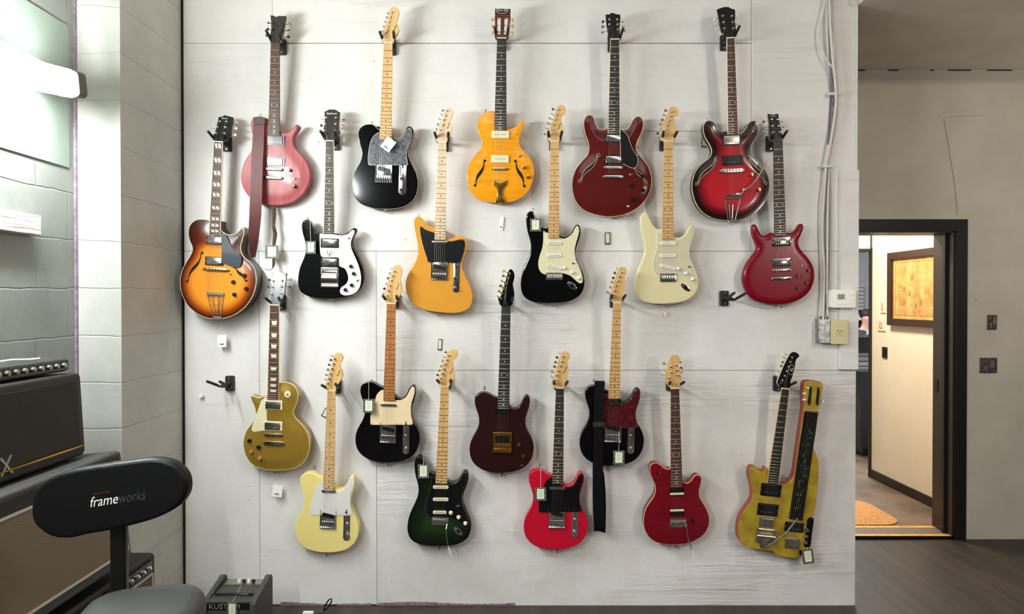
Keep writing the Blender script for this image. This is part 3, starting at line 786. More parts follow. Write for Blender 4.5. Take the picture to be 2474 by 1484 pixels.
# painted board on the right edge of the wall
X0 = xpx(2026)
struct('trim_2', bx(X0, XE + .001, -.020, 0, P(0, 893, -.02).z, P(0, 411, -.02).z), M['ply'])
struct('trim_3', bx(xpx(2062), XE, -.004, 0, P(0, 411, 0).z, CEIL), M['ply'])
mb = MB(); c_ = [(1996, 1992), (1998, 2004), (2000, 2012), (2003, 2016), (2000, 2010), (1996, 2004)]; ys = [0, 70, 140, 230, 300, 350]
for i in range(5): mb.hexa([(xpx(c_[i][0]), -.0012, zpx(ys[i])), (xpx(c_[i][1] + 6), -.0012, zpx(ys[i])), (xpx(c_[i + 1][1] + 6), -.0012, zpx(ys[i + 1])), (xpx(c_[i + 1][0]), -.0012, zpx(ys[i + 1]))], [(xpx(c_[i][0]), .001, zpx(ys[i])), (xpx(c_[i][1] + 6), .001, zpx(ys[i])), (xpx(c_[i + 1][1] + 6), .001, zpx(ys[i + 1])), (xpx(c_[i + 1][0]), .001, zpx(ys[i + 1]))])
struct('trim_9', mb, M['purple'])
# dark joint strip left of the panels
struct('trim_4', bx(-1.666, XL, .002, .014, 0, CEIL), M['dark_gap'])
# pilaster and left wall of painted block
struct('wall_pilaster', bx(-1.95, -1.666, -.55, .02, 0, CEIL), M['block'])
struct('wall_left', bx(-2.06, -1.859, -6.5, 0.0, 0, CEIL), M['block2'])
mb = MB(); bx(-1.862, -1.848, -.562, -.548, 0.9, CEIL, mb); struct('trim_5', mb, M['purple'])
bx_ = bx(-1.862, -1.852, -2.9, -.60, 2.10, 2.69)
struct('trim_6', bx_, M['green_panel'])
# back wall with doorway
YB = 0.99; DX0, DX1, DZ = 1.93, 2.855, 1.995; TH = .205
mb = MB(); bx(.3, DX0, YB, YB + TH, 0, 3.05, mb); bx(DX1, 6.2, YB, YB + TH, 0, 3.05, mb); bx(DX0, DX1, YB, YB + TH, DZ, 3.05, mb)
struct('wall_far', mb, M['backpaint'])
struct('wall_corridor', bx(.25, .3, .12, YB + TH, 0, 3.05), M['backpaint'])
M['black_wood'] = mat('black_door_frame', rgb(30, 25, 23), .35)
M['dark_wood'] = mat('dark_door_edge', rgb(52, 44, 39), .4)
door = thing('door_1', (2.4, YB, 0), None, None); tag(door, kind='structure')
def dp(x0, x1, y0, y1, z0, z1, name, m):
    o = bx(x0 - 2.4, x1 - 2.4, y0 - YB, y1 - YB, z0, z1).build(name, m, door, smooth=False); return o
dp(DX1 - .004, DX1 + .072, YB - .018, YB, 0, DZ + .072, 'casing', M['black_wood'])
dp(DX0 - .072, DX0 + .004, YB - .018, YB, 0, DZ + .072, 'casing', M['black_wood'])
dp(DX0 + .004, DX1 - .004, YB - .018, YB, DZ - .004, DZ + .072, 'casing', M['black_wood'])
dp(DX1 - .012, DX1, YB - .004, YB + TH + .004, 0, DZ, 'jamb', M['dark_wood'])
dp(DX0, DX0 + .012, YB - .004, YB + TH + .004, 0, DZ, 'jamb', M['dark_wood'])
dp(DX0, DX1, YB - .004, YB + TH + .004, DZ - .012, DZ, 'jamb', M['dark_wood'])
dp(DX1 - .030, DX1 - .012, YB + .055, YB + .085, 0.02, DZ - .012, 'door_stop', M['black_wood'])
dp(DX1 - .016, DX1 - .011, YB + .15, YB + .19, .93, 1.02, 'strike_plate', M['black'])
# threshold
M['yellow'] = noisy(mat('yellow_paint', rgb(214, 164, 60), .5), rgb(176, 128, 44), rgb(222, 174, 70), (1, 1, 1), 30, 4, lo=.3, hi=.5)
M['thr'] = mat('threshold_grey', rgb(112, 98, 84), .6); M['hall_floor'] = noisy(mat('hall_floor', rgb(104, 86, 66), .6), rgb(84, 70, 54), rgb(122, 102, 80), (1, 1, 1), 3, 6)
sill = bx(DX0 - 2.4, DX1 - 2.4, 0, TH + .005, 0, .02).build('threshold', M['thr'], door, smooth=False)
bx(DX0 - 2.4, DX1 - 2.4, -.004, .0, 0, .02).build('sill_edge', M['black'], sill, smooth=False)
bx(DX0 - 2.4, DX1 - 2.4, 0, .035, .02, .0215).build('painted_stripe', M['yellow'], sill, smooth=False)
bx(DX0 - 2.4, DX1 - 2.4, .165, .205, .02, .0215).build('painted_stripe', M['yellow'], sill, smooth=False)
# hall behind
M['hall_wall'] = wallmat('hall_plaster', rgb(236, 226, 208), rgb(230, 219, 200), 0, .1)
M['far_white'] = mat('far_white_wall', rgb(206, 208, 212), .7)
HY = YB + TH
struct('floor_hall', bx(.5, 8.2, HY, 8.2, -.04, .02), M['hall_floor'])
struct('wall_hall_right', bx(3.10, 3.2, HY, 2.51, .02, 2.7), M['hall_wall'])
struct('baseboard_right', bx(3.085, 3.10, HY, 2.51, .02, .092), M['black_wood'])
mb = MB(); bx(.6, 3.082, 2.51, 2.60, 1.99, 2.7, mb); bx(.6, 2.05, 2.51, 2.60, .02, 1.99, mb); struct('wall_hall_back', mb, M['far_white'])
struct('trim_7', bx(3.082, 3.108, 2.505, 2.53, .02, 2.0), M['black_wood'])
struct('trim_8', bx(2.05, 3.068, 2.49, 2.605, 1.965, 1.99), M['black_wood'])
struct('wall_hall_left', bx(.5, .6, HY, 2.6, .02, 2.7), M['hall_wall'])
struct('ceiling_hall', bx(.5, 3.2, HY, 2.6, 2.7, 2.75), M['far_white'])
mb = MB(); bx(.5, 8.2, 8.1, 8.2, .02, 3.1, mb); struct('wall_shop_back', mb, M['far_white'])
struct('wall_shop_right', bx(8.1, 8.2, 2.5, 8.2, .02, 3.1), M['far_white'])
struct('wall_shop_near', bx(3.2, 8.2, 2.41, 2.51, .02, 3.1), M['far_white'])
struct('wall_shop_left', bx(.5, .6, 2.6, 8.2, .02, 3.1), M['far_white'])
struct('ceiling_shop', bx(.5, 8.2, 2.6, 8.2, 3.1, 3.15), M['far_white'])

# old scuffs and the joint line on the plaster wall
def scuff(L, w_, name):
    mb = MB()
    for (x0, y0), (x1, y1) in zip(L, L[1:]):
        a = P(x0, y0, YB - .0006); b = P(x1, y1, YB - .0006); mb.tube([a, b], w_, 4, .3)
    return struct(name, mb, M['scuff'])
M['scuff'] = mat('scuff', rgb(120, 114, 100), .8)
scuff([(2280, 285), (2286, 320), (2296, 380), (2304, 430), (2310, 480), (2313, 520)], .0022, 'trim_10')
scuff([(2280, 284), (2310, 282), (2340, 280), (2380, 279)], .0022, 'trim_11')
mb = MB()
for x0, x1 in ((2072, 2090), (2146, 2170), (2248, 2256), (2290, 2345), (2385, 2445)): mb.box(((P(x0, 168, YB).x + P(x1, 168, YB).x) / 2, YB - .002, 3.026), (P(x1, 168, YB).x - P(x0, 168, YB).x, .004, .006))
struct('trim_12', mb, M['dark_gap'])
# ------------------------------------------------------------ the guitars
def unpack(s): 
    L = [float(x) for x in s.replace(';', ' ').replace(',', ' ').split()]; return list(zip(L[::2], L[1::2]))
M['red_satin'] = noisy(mat('red_satin', rgb(150, 62, 66), 0.42, 0, 0.15), rgb(140, 52, 56), rgb(166, 76, 78), (40, 3, 40), 1, 4)
M['sunburst'] = burst('sunburst', [(0.0, rgb(40, 13, 8)), (0.12, rgb(78, 26, 11)), (0.28, rgb(140, 62, 14)), (0.46, rgb(196, 112, 26)), (0.7, rgb(220, 140, 40))])
M['side_dark'] = paint('dark_side', rgb(40, 22, 18), 0.25)
M['gloss_black'] = mat('gloss_black', rgb(5, 5, 7), 0.1, 0, 0.1, 0.35)
M['butterscotch'] = paint('butterscotch', rgb(208, 146, 54), 0.16)
M['amber'] = wood('amber_flame', rgb(218, 136, 12), rgb(238, 164, 34), 0.15, 0.6, 'x', 0.9)
M['cherry_dark'] = paint('cherry_dark', rgb(82, 22, 20), 0.12, 0.8)
M['vintage_white'] = paint('vintage_white', rgb(222, 212, 168), 0.14)
M['redburst'] = burst('redburst', [(0.0, rgb(14, 6, 7)), (0.22, rgb(32, 7, 10)), (0.42, rgb(112, 10, 22)), (0.8, rgb(170, 16, 28))])
M['wine_red'] = mat('wine_red', rgb(116, 8, 27), 0.25, 0, 0.05, 0.25)
M['goldtop'] = noisy(mat('goldtop', rgb(160, 128, 44), 0.32, 0.45, 0.5), rgb(150, 118, 40), rgb(178, 144, 56), (1, 1, 1), 500, 2)
M['cream_yellow'] = paint('cream_yellow', rgb(238, 220, 138), 0.14)
M['greenburst'] = burst('greenburst', [(0.0, rgb(6, 8, 7)), (0.2, rgb(10, 18, 10)), (0.5, rgb(14, 30, 11)), (1.0, rgb(26, 50, 17))])
M['oxblood'] = mat('oxblood', rgb(36, 12, 11), 0.3, 0, 0.1, 0.3)
M['fiesta'] = paint('raspberry_red', rgb(188, 14, 44), 0.2, 0.4)
M['crimson'] = wood('crimson_flame', rgb(100, 6, 22), rgb(118, 10, 28), 0.2, 0.5, 'x', .6)
M['mustard'] = noisy(mat('worn_mustard', rgb(176, 150, 38), 0.4, 0, 0.2), rgb(128, 104, 28), rgb(176, 148, 44), (1, 1, 1), 14, 5, lo=.3, hi=.6)
M['red_side'] = mat('red_side', rgb(146, 62, 50), 0.5)
M['pearl_black'] = noisy(mat('pearl_black', rgb(60, 62, 68), 0.18, 0, 0.6), rgb(24, 25, 30), rgb(132, 134, 142), (1, 1, 1), 110, 4, 0.7, .35, .7, dist=1.5)
M['tortoise'] = noisy(mat('tortoise', rgb(66, 12, 20), 0.15, 0, 0.6), rgb(52, 8, 16), rgb(92, 20, 28), (1, 1, 1), 60, 3)
M['smoke_guard'] = mat('smoke_guard', rgb(66, 72, 80), 0.12, 0, 0.6)
M['mint_guard'] = mat('parchment_guard', rgb(222, 214, 176), 0.3, 0, 0.2)
M['parch_guard'] = mat('cream_guard', rgb(232, 208, 168), 0.35, 0, 0.2)
M['white_guard'] = mat('white_guard', rgb(228, 226, 220), 0.25, 0, 0.3)
M['black_guard'] = mat('black_guard', rgb(9, 10, 13), 0.3, 0, 0.05, .35)
M['nat_edge'] = mat('natural_binding', rgb(222, 160, 96), 0.3, 0, 0.3)
M['ghost_cream'] = mat('translucent_cream_guard', rgb(206, 198, 168), 0.25, 0, 0.3)

TELE_POST = None
# 1 -- red double cutaway with leather strap -------------------------------------------------
g = Guitar('faded red guitar with black hardware and a brown strap hanging over it', (560, 20, 2.967), (280, 342, 247), (262, 345, 912), 1412, db=0.05)
G1 = g
g.body(unpack('262,800 240,785 210,776 180,775 155,785 138,810 134,840 139,870 147,905 152,940 149,985 134,1030 105,1075 80,1130 67,1195 68,1240 80,1285 110,1335 150,1375 200,1400 260,1412 330,1415 400,1405 460,1380 510,1335 545,1280 560,1225 558,1165 540,1110 505,1060 465,1015 443,985 438,950 445,910 465,880 480,853 478,838 462,833 440,855 415,880 385,893 345,885 300,870'), 0.046, M['red_satin'], 0.005, dome=0.006)
g.neck('mahogany', 'rosewood', 22, nutm='black')
g.head(unpack('280,245 274,222 270,205 277,180 283,150 282,100 277,50 300,52 318,62 337,54 390,56 392,75 385,110 377,170 364,212 350,235 343,245'), 'maple_pale', [(300, 108), (296, 152), (290, 200), (365, 112), (358, 158), (350, 203)], [(268, 105), (262, 150), (255, 196), (410, 112), (404, 158), (402, 205)], 0.2, face='black', postm='black', butm='black', smooth=False, z=0.006)
g.humb(258, 380, 915, 983, 'black', 'black', 'two'); g.humb(245, 382, 1070, 1135, 'black', 'black', 'two')
g.tom(238, 368, 1142, 1166, 'black'); g.tom(232, 368, 1204, 1228, 'black', 'tailpiece')
g.knob(418, 1162, 'black_metal', r=.0085); g.knob(450, 1277, 'black_metal', r=.0085); g.toggle(448, 1225, tip='nickel')
g.strapbutton(205, 776); g.strapbutton(312, 1416, d=(0, -1)); g.strings(g.yb, 0.017)

# 2 -- archtop ---------------------------------------------------------------------------------
g = Guitar('sunburst archtop guitar with split block inlays at the left edge of the display', (420, 250, 2.697), (262, 318, 252), (230, 303, 862), 1405, dn=0.118, db=0.100)
G2 = g
g.body(unpack('230,762 195,755 150,758 115,780 97,815 95,860 105,900 118,930 120,960 105,995 80,1035 55,1085 42,1140 42,1195 55,1250 85,1310 130,1355 190,1390 260,1405 330,1400 400,1375 460,1330 505,1270 530,1205 537,1140 525,1080 495,1035 460,1005 440,970 435,930 445,890 456,850 455,815 441,804 425,830 395,850 355,855 320,840 300,815 270,790'), 0.092, M['sunburst'], 0.002, dome=0.009, dw=0.07, binding=M['binding'], bw=.0035, upper=g.loc(200, 940).y)
L = [Vector(p[:2]) for p in g.pts(unpack('232,700 375,768 372,830 330,850 240,850'))]
g.neck('walnut', 'rosewood', 20, 'block', 'pearl', bind='binding', depth=0.024, nutm='ivory', yin=g.y1 + .02)
g.head(unpack('262,250 255,225 257,212 272,175 283,130 292,88 318,84 330,76 345,80 385,90 383,125 374,165 370,205 352,235 320,250'), 'walnut', [(302, 118), (285, 155), (276, 195), (345, 120), (338, 157), (332, 197)], [(266, 126), (258, 162), (252, 198), (408, 125), (402, 163), (396, 205)], 0.2, face='black', smooth=False, z=.006, butm='pearl')
g.text(330, 97, 'Ibanez', 0.012, 'bone', 0.006)
g.fhole((183, 972), (97, 1163), flip=-1); g.fhole((408, 1065), (470, 1160), flip=1, k=.9)
g.guard(unpack('316,848 335,855 352,880 368,915 385,945 430,985 442,1008 438,1050 420,1070 385,1066 335,1045 314,1035 312,940'), M['smoke_guard'], z=0.013)
g.humb(215, 328, 866, 921); g.humb(208, 328, 1000, 1056)
g.tom(190, 362, 1070, 1094, 'gold', base='rosewood_dark')
for x, y in ((390, 1165), (462, 1122), (472, 1208), (397, 1246)): g.knob(x, y, 'black', r=.0095)
g.toggle(372, 1112)
z = 0.016
c1 = g.loc(216, 1240, z); c2 = g.loc(325, 1240, z); b1 = g.loc(258, 1388, z - .01); b2 = g.loc(308, 1388, z - .01)
mb = MB().box((c1 + c2) / 2, ((c2 - c1).length, 0.012, 0.012))
for t in (0, .33, .67, 1): mb.tube([c1.lerp(c2, t) + Vector((0, -.003, 0)), b1.lerp(b2, t)], 0.0016, 6)
for a, b in ((0.1, .5), (.9, .5)): mb.tube([c1.lerp(c2, a).lerp(b1.lerp(b2, a), .1), c1.lerp(c2, b).lerp(b1.lerp(b2, b), .85)], 0.0012, 6)
for t in (.1, .5, .9): mb.tube([c1.lerp(b1, t), c2.lerp(b2, t)], 0.0011, 6)
mb.box((b1 + b2) / 2 + Vector((0, -.006, -.006)), ((b2 - b1).length + .004, 0.014, 0.012)).build('tailpiece', M['nickel'], g.root)
g.strapbutton(314, 1408, d=(0, -1)); g.strings(c1.y, 0.024)
# heel of the neck
mb = MB().prism([(g.cxl(g.y1) - .012, g.y1 - .01), (g.cxl(g.y1) + .018, g.y1 - .01), (g.cxl(g.y1) + .016, g.y1 + .075), (g.cxl(g.y1) - .012, g.y1 + .075)], -0.085, -0.004, .003).build('neck_heel', M['walnut'], g.root)

# 3 -- black with white guard -------------------------------------------------------------------
g = Guitar('black guitar with a curving white pickguard and a short vibrato tailpiece', (700, 240, 2.968), (258, 316, 300), (243, 323, 962), 1432)
G3 = g
g.body(unpack('243,962 215,957 190,950 170,930 155,895 140,870 120,862 98,870 86,895 86,930 95,975 108,1020 114,1060 110,1105 95,1150 72,1205 60,1265 58,1320 68,1365 95,1395 140,1415 210,1428 290,1432 370,1425 440,1408 490,1378 518,1335 530,1280 525,1220 505,1160 478,1110 457,1070 446,1030 453,990 470,960 478,938 466,923 445,930 420,952 390,968 355,968 325,962'), 0.042, M['gloss_black'], 0.006)
g.neck('mahogany', 'rosewood_dark', 22, inlaym='pearl', bind='ivory', nutm='ivory')
g.head(unpack('258,298 240,268 228,262 236,240 246,195 251,150 250,120 249,88 262,84 280,73 292,72 305,74 318,72 336,78 346,88 360,92 356,130 352,180 353,215 362,245 340,268 328,275 316,298'), 'maple_amber', [(262, 133), (256, 178), (250, 225), (333, 133), (330, 178), (326, 225)], [(238, 141), (232, 186), (228, 230), (384, 145), (380, 185), (376, 232)], 0.2, face='black', smooth=False, z=.006)
g.text(300, 102, 'Epiphone', 0.0135, 'bone', 0.006, shear=.2)
gd = g.guard(unpack('217,966 250,967 300,966 350,975 385,975 420,964 447,940 460,938 466,952 453,985 441,1020 441,1060 455,1100 478,1150 500,1210 512,1270 508,1330 485,1375 445,1400 400,1407 370,1397 360,1374 372,1348 402,1327 419,1295 415,1255 395,1215 360,1198 352,1170 350,1137 300,1134 240,1133 222,1115 217,1080 216,1020'), M['white_guard'], screws=[(230, 978), (450, 945), (340, 984), (424, 1040), (457, 1163), (366, 1188), (493, 1262), (490, 1338), (375, 1378), (436, 1285)])
g.humb(220, 352, 998, 1066, ring='black', h=.008); g.humb(220, 352, 1137, 1200, ring='black', h=.008)
c, w_, h_ = g.rc(222, 350, 1205, 1352, .006)
mb = MB().prism(rrect(w_, h_, .004), 0, .003, .001)
mb.box((0, h_ * .42, .008), (w_ * .92, .010, .012)).box((-w_ * .44, .35 * h_, .007), (.006, .03, .012)).box((w_ * .44, .35 * h_, .007), (.006, .03, .012))
v = mb.build('bridge', M['nickel'], g.root, (c.x, c.y, 0)); g.yb = c.y + h_ * .4
mb = MB(); n = 10; vs = []; fs = []
for i in range(n + 1):
    a = i / n; y = h_ * .28 - a * h_ * .72; zz = .004 + .016 * sin(pi * min(1, a * 1.15)) 
    ww = w_ * (.40 + .08 * a); vs += [(-ww, y, zz), (ww, y, zz)]
for i in range(n): fs.append((2 * i, 2 * i + 1, 2 * i + 3, 2 * i + 2))
mb.add(vs, fs); mb.box((0, -h_ * .44, .008), (w_ * .98, .005, .014)); mb.build('vibrato_plate', M['chrome'], v)
for x, y in ((437, 1199), (457, 1251), (442, 1334), (397, 1367)): g.knob(x, y, 'black', z=.0025, r=.0088)
g.toggle(484, 1300, z=.0025, tip='chrome'); g.toggle(421, 996, z=.0025, tip='chrome')
c = g.loc(285, 1098, .003); mb = MB(); R = .012
mb.tube([(R * cos(a), R * sin(a), 0) for a in [radians(140 + i * 260 / 14) for i in range(15)]], .0011, 6).tube([(0, R * .3, 0), (0, -R * 1.55, 0)], .0011, 6).tube([(-.005, -R * 1.55, 0), (.005, -R * 1.55, 0)], .0008, 6)
mb.build('emblem', M['black'], gd, (c.x, c.y, c.z))
g.strapbutton(130, 864); g.strapbutton(297, 1434, d=(0, -1)); g.strings(g.yb, .014)

# tele outline, traced on the black one with the cream guard
TG = dict(crop=(830, 630, 2.968), nut=(311, 374, 310), fb=(285, 368, 1005), butt=1450)
# 14 ------------------------------------------------------------------------------------------
g = Guitar('black single cutaway guitar with a plain cream pickguard and amber maple neck', TG['crop'], TG['nut'], TG['fb'], TG['butt'])
G14 = g
TB = g.pts(unpack('287,912 262,903 240,890 215,877 190,871 165,873 142,883 126,900 120,925 122,955 130,985 142,1020 150,1050 152,1085 148,1110 135,1145 115,1180 97,1215 86,1255 84,1290 90,1330 105,1365 130,1395 165,1420 205,1437 260,1447 320,1450 380,1446 430,1435 475,1415 508,1385 532,1345 543,1300 545,1260 537,1225 523,1190 503,1155 490,1125 485,1090 487,1060 495,1030 505,1000 514,965 517,935 513,908 500,895 485,898 471,915 458,945 443,970 425,985 400,990 380,983 368,965'))
TGD = g.pts(unpack('287,930 262,936 243,955 232,980 222,1015 214,1050 204,1080 194,1108 193,1140 194,1170 210,1177 300,1177 400,1177 480,1177 497,1172 495,1150 486,1115 483,1070 489,1020 502,978 511,940 508,910 493,903 478,922 462,955 443,982 415,998 385,1001 368,995'))
TSC = [(p.x, p.y) for p in g.pts([(272, 941), (229, 1020), (205, 1166), (405, 1166), (490, 1167), (484, 1015), (492, 915), (378, 1007)])]
TLOC = (TB, TGD, TSC)
def tele_body(g, m, thick=.044, binding=None, r=.004): return g.body([(p.x, p.y) for p in TB], thick, m, r, local=True, binding=binding)
def tele_guard(g, m, edge=None): return g.guard([(p.x, p.y) for p in TGD], m, local=True, screws=TSC, edge=edge)
tele_body(g, M['gloss_black']); tele_guard(g, M['parch_guard'])
g.neck('maple_amber', 'maple_amber', 21, inlaym='inlay_dark', frm='fret_shaded')
g.head(unpack('311,304 296,290 289,270 294,232 310,180 330,120 348,72 362,42 388,32 410,43 420,72 417,100 406,130 412,165 420,200 412,235 392,268 376,300'), 'maple', [(367, 75), (354, 108), (344, 142), (334, 178), (322, 214), (312, 249)], [(346, 58), (335, 92), (323, 128), (309, 166), (297, 202), (291, 240)])
g.text(388, 185, 'Squier', .013, 'logo_dark', .004, ang=68, shear=.3)
g.lipstick(264, 382, 1034); g.tele_bridge(262, 378, 1160, 1308); g.control_plate(424, 472, 1158, 1392, [(443, 1262), (445, 1356)], (448, 1172), m='chrome')
g.strapbutton(203, 870); g.strapbutton(317, 1453, d=(0, -1)); g.strings(g.yb, .010)

# 4 -------------------------------------------------------------------------------------------
g = Guitar('glossy black single cutaway guitar with a marbled grey pearl pickguard', (820, 0, 2.854), (307, 366, 297), (275, 360, 962), 1442)
G4 = g
g.body(unpack('283,870 262,873 240,862 210,857 175,862 147,880 133,905 130,940 138,985 150,1030 155,1070 145,1115 120,1160 100,1205 90,1255 90,1300 100,1345 125,1385 165,1415 230,1435 300,1441 370,1440 430,1430 480,1405 518,1365 538,1310 541,1250 531,1200 508,1150 486,1105 473,1060 474,1020 489,980 507,940 512,905 500,880 480,870 462,882 450,915 432,945 405,963 380,962 366,945 358,905 330,880'), .044, M['gloss_black'], .003, binding=M['binding'], bw=.0005)
g.neck('maple', 'maple', 21, inlaym='inlay_dark', frm='fret_shaded')
g.head(unpack('307,297 296,284 290,262 303,215 320,165 338,110 348,68 362,50 385,48 405,60 411,88 404,118 396,145 403,172 411,200 406,225 392,250 377,275 366,297'), 'maple', [(362, 87), (352, 120), (343, 155), (335, 188), (323, 222), (313, 260)], [(341, 92), (331, 120), (320, 152), (310, 185), (302, 218), (295, 252)])
g.text(382, 195, 'Fender', .013, 'logo_dark', .004, ang=66)
g.guard(unpack('275,915 245,930 225,955 212,990 203,1040 198,1090 202,1132 225,1140 330,1139 420,1140 465,1140 474,1132 466,1090 465,1040 476,1000 491,960 501,920 494,888 478,884 462,900 450,930 430,955 405,970 375,973 362,955 330,930'), M['pearl_black'], edge=M['nickel'], screws=[(266, 917), (212, 1016), (208, 1132), (392, 1136), (470, 1136), (478, 993), (478, 893), (275, 998)])
g.tele_bridge(250, 365, 1130, 1258, saddles=6); g.control_plate(411, 463, 1124, 1346, [(424, 1226), (421, 1305)], (436, 1146))
g.strapbutton(226, 858); g.strapbutton(316, 1445, d=(0, -1)); g.strings(g.yb, .010)

# 5 -------------------------------------------------------------------------------------------
g = Guitar('butterscotch offset body guitar with an angular black pickguard and pale maple neck', (950, 240, 2.75), (300, 353, 287), (274, 347, 935), 1422)
g.body(unpack('274,850 255,850 232,838 205,812 183,785 165,779 148,785 138,805 140,850 150,900 160,950 165,1000 160,1045 140,1090 110,1140 88,1190 82,1235 90,1290 115,1340 155,1375 210,1400 290,1415 370,1422 430,1420 480,1405 515,1375 527,1330 525,1280 505,1225 478,1170 460,1120 460,1085 475,1040 490,990 492,950 478,922 455,910 425,910 395,922 368,930 340,915 310,880'), .044, M['butterscotch'], .004)
g.neck('maple_pale', 'maple_pale', 21, inlaym='inlay_dark', frm='fret_shaded')
g.head(unpack('300,286 286,268 281,248 290,215 308,165 325,115 341,75 358,58 380,57 396,72 398,93 389,115 379,137 384,162 391,190 386,220 376,245 362,265 353,284'), 'maple_pale', [(356, 77), (347, 108), (335, 138), (326, 172), (310, 204), (303, 235)], [(334, 75), (324, 103), (312, 133), (300, 167), (290, 200), (285, 232)])
g.text(366, 175, 'Squier', .013, 'logo_dark', .004, ang=68)
g.guard(unpack('178,845 190,845 210,862 235,873 262,882 300,895 330,920 350,940 385,943 420,936 452,930 470,936 478,955 475,1000 463,1040 450,1078 441,1092 400,1090 300,1084 236,1085 225,1055 205,1000 187,930 179,885'), M['black_guard'], edge=M['nickel'], screws=[(187, 850), (262, 880), (203, 974), (238, 1081), (380, 1084), (432, 1088), (452, 938), (348, 1082), (472, 990)], step=.0025)
g.lipstick(256, 362, 951); g.tele_bridge(252, 362, 1078, 1200); g.control_plate(397, 441, 1078, 1286, [(412, 1187), (412, 1257)], (418, 1106))
g.strapbutton(168, 781); g.strapbutton(300, 1422, d=(0, -1)); g.strings(g.yb, .010)

# 6 -------------------------------------------------------------------------------------------
g = Guitar('amber flame-top guitar with f-holes, two cream pickups and a slotted headstock', (1090, 0, 2.854), (317, 380, 266), (297, 382, 898), 1397, db=.058)
G6 = g
g.body(unpack('300,772 262,768 225,782 195,810 182,845 182,890 195,930 210,965 212,1000 200,1030 170,1065 140,1105 118,1150 109,1200 110,1250 125,1305 155,1350 200,1380 260,1393 330,1397 400,1393 460,1375 510,1340 545,1290 565,1235 570,1175 560,1125 535,1080 500,1045 475,1010 468,975 475,935 490,890 500,850 497,828 491,821 475,845 450,870 420,885 385,888 350,850'), .048, M['amber'], .003, dome=.005, binding=M['nat_edge'], bw=.001)
g.neck('mahogany', 'ebony', 21, inlaym='inlay_pale')
# slotted headstock: cheeks, spine and end blocks round two open slots
hd_pts = unpack('317,262 305,225 303,170 302,110 302,60 410,60 409,110 404,170 400,225 382,262')
HL = [Vector(p[:2]) for p in g.pts(hd_pts, .005)]
yA = g.loc(350, 120, .005).y; yB = g.loc(350, 236, .005).y; yT = g.loc(350, 60, .005).y; yN = g.L
xs = [g.loc(x, 120, .005).x for x in (302, 318, 342, 368, 392, 409)]; xn = [g.loc(x, 236, .005).x for x in (305, 320, 340, 364, 385, 396)]
mb = MB(); z0, z1 = -.012, .005
mb.prism([(xs[0], yA), (xs[5], yA), (xs[5], yT), (xs[0], yT)], z0, z1, .001)
mb.prism([(HL[0].x, yN), (HL[-1].x, yN), (xn[5], yB), (xn[0], yB)], z0, z1, .001)
for i, j in ((0, 1), (2, 3), (4, 5)): mb.prism([(xn[i], yB), (xn[j], yB), (xs[j], yA), (xs[i], yA)], z0, z1, .0005)
hd = mb.build('headstock', M['mahogany'], g.root)
c = g.loc(352, 74, .0055); mb = MB(); mb.tube([(c.x + .0285 * cos(a), c.y + .0125 * sin(a), .0058) for a in [2 * pi * i / 28 for i in range(29)]], .0009, 6).build('logo_ring', M['ivory'], hd)
MB().prism([(c.x - .033, c.y - .016), (c.x + .033, c.y - .016), (xs[5] - .0005, yT - .0005), (xs[0] + .0005, yT - .0005)], .005, .0055).build('headstock_plate', M['black'], hd)
g.htilt = None; t_ = g.text(352, 71, 'Danny Boy', .0105, 'ivory', .006, parent=hd); t_.data.name = 'logo'
g.posts = []
for k, (yy) in enumerate((130, 175, 220)):
    for sd, (xa, xb, sx) in enumerate(((318, 342, -1), (368, 392, 1))):
        a = g.loc(xa, yy, -.003); b = g.loc(xb, yy, -.003); mb = MB().tube([a + Vector((-.006, 0, 0)), b + Vector((.006, 0, 0))], .0034, 8)
        t = mb.build('tuning_machine', M['ivory'], g.root); e = g.loc(302 if sx < 0 else 408, yy, -.004)
        mb = MB().box(e + Vector((sx * .001, 0, 0)), (.0025, .022, .012)).tube([e, e + Vector((sx * .010, -.004, -.004))], .002, 6).box(e + Vector((sx * .0115, -.004, -.004)), (.007, .014, .010))
        mb.build('button', M['gold'], t); g.posts.append((a + b) / 2 if False else Vector(((a.x + b.x) / 2, a.y, -.006)))
g.p90(278, 398, 905, 955); g.p90(275, 397, 1073, 1123)
g.tom(277, 390, 1150, 1176, 'gold')
g.fhole((226, 1108), (172, 1282), flip=-1, bind=None); g.fhole((450, 1110), (498, 1286), flip=1)
g.toggle(473, 1078, m='gold', tip='gold'); g.knob(502, 1155, 'gold'); g.knob(530, 1220, 'gold')
zt = .010; mb = MB(); c = g.loc(336, 1246, zt)
pts = [Vector(p[:2]) for p in g.pts(unpack('290,1240 336,1250 382,1243 380,1275 368,1290 358,1310 354,1350 372,1395 303,1395 318,1350 314,1310 306,1290 293,1275'), zt)]
link('tailpiece', slab(spline(pts, True, .002), .013, .007, .002), M['gold'], g.root)
g.strapbutton(341, 1398, d=(0, -1), m='gold'); g.strapbutton(238, 776, m='gold'); g.strings(c.y, .016, order=[4, 2, 0, 1, 3, 5])

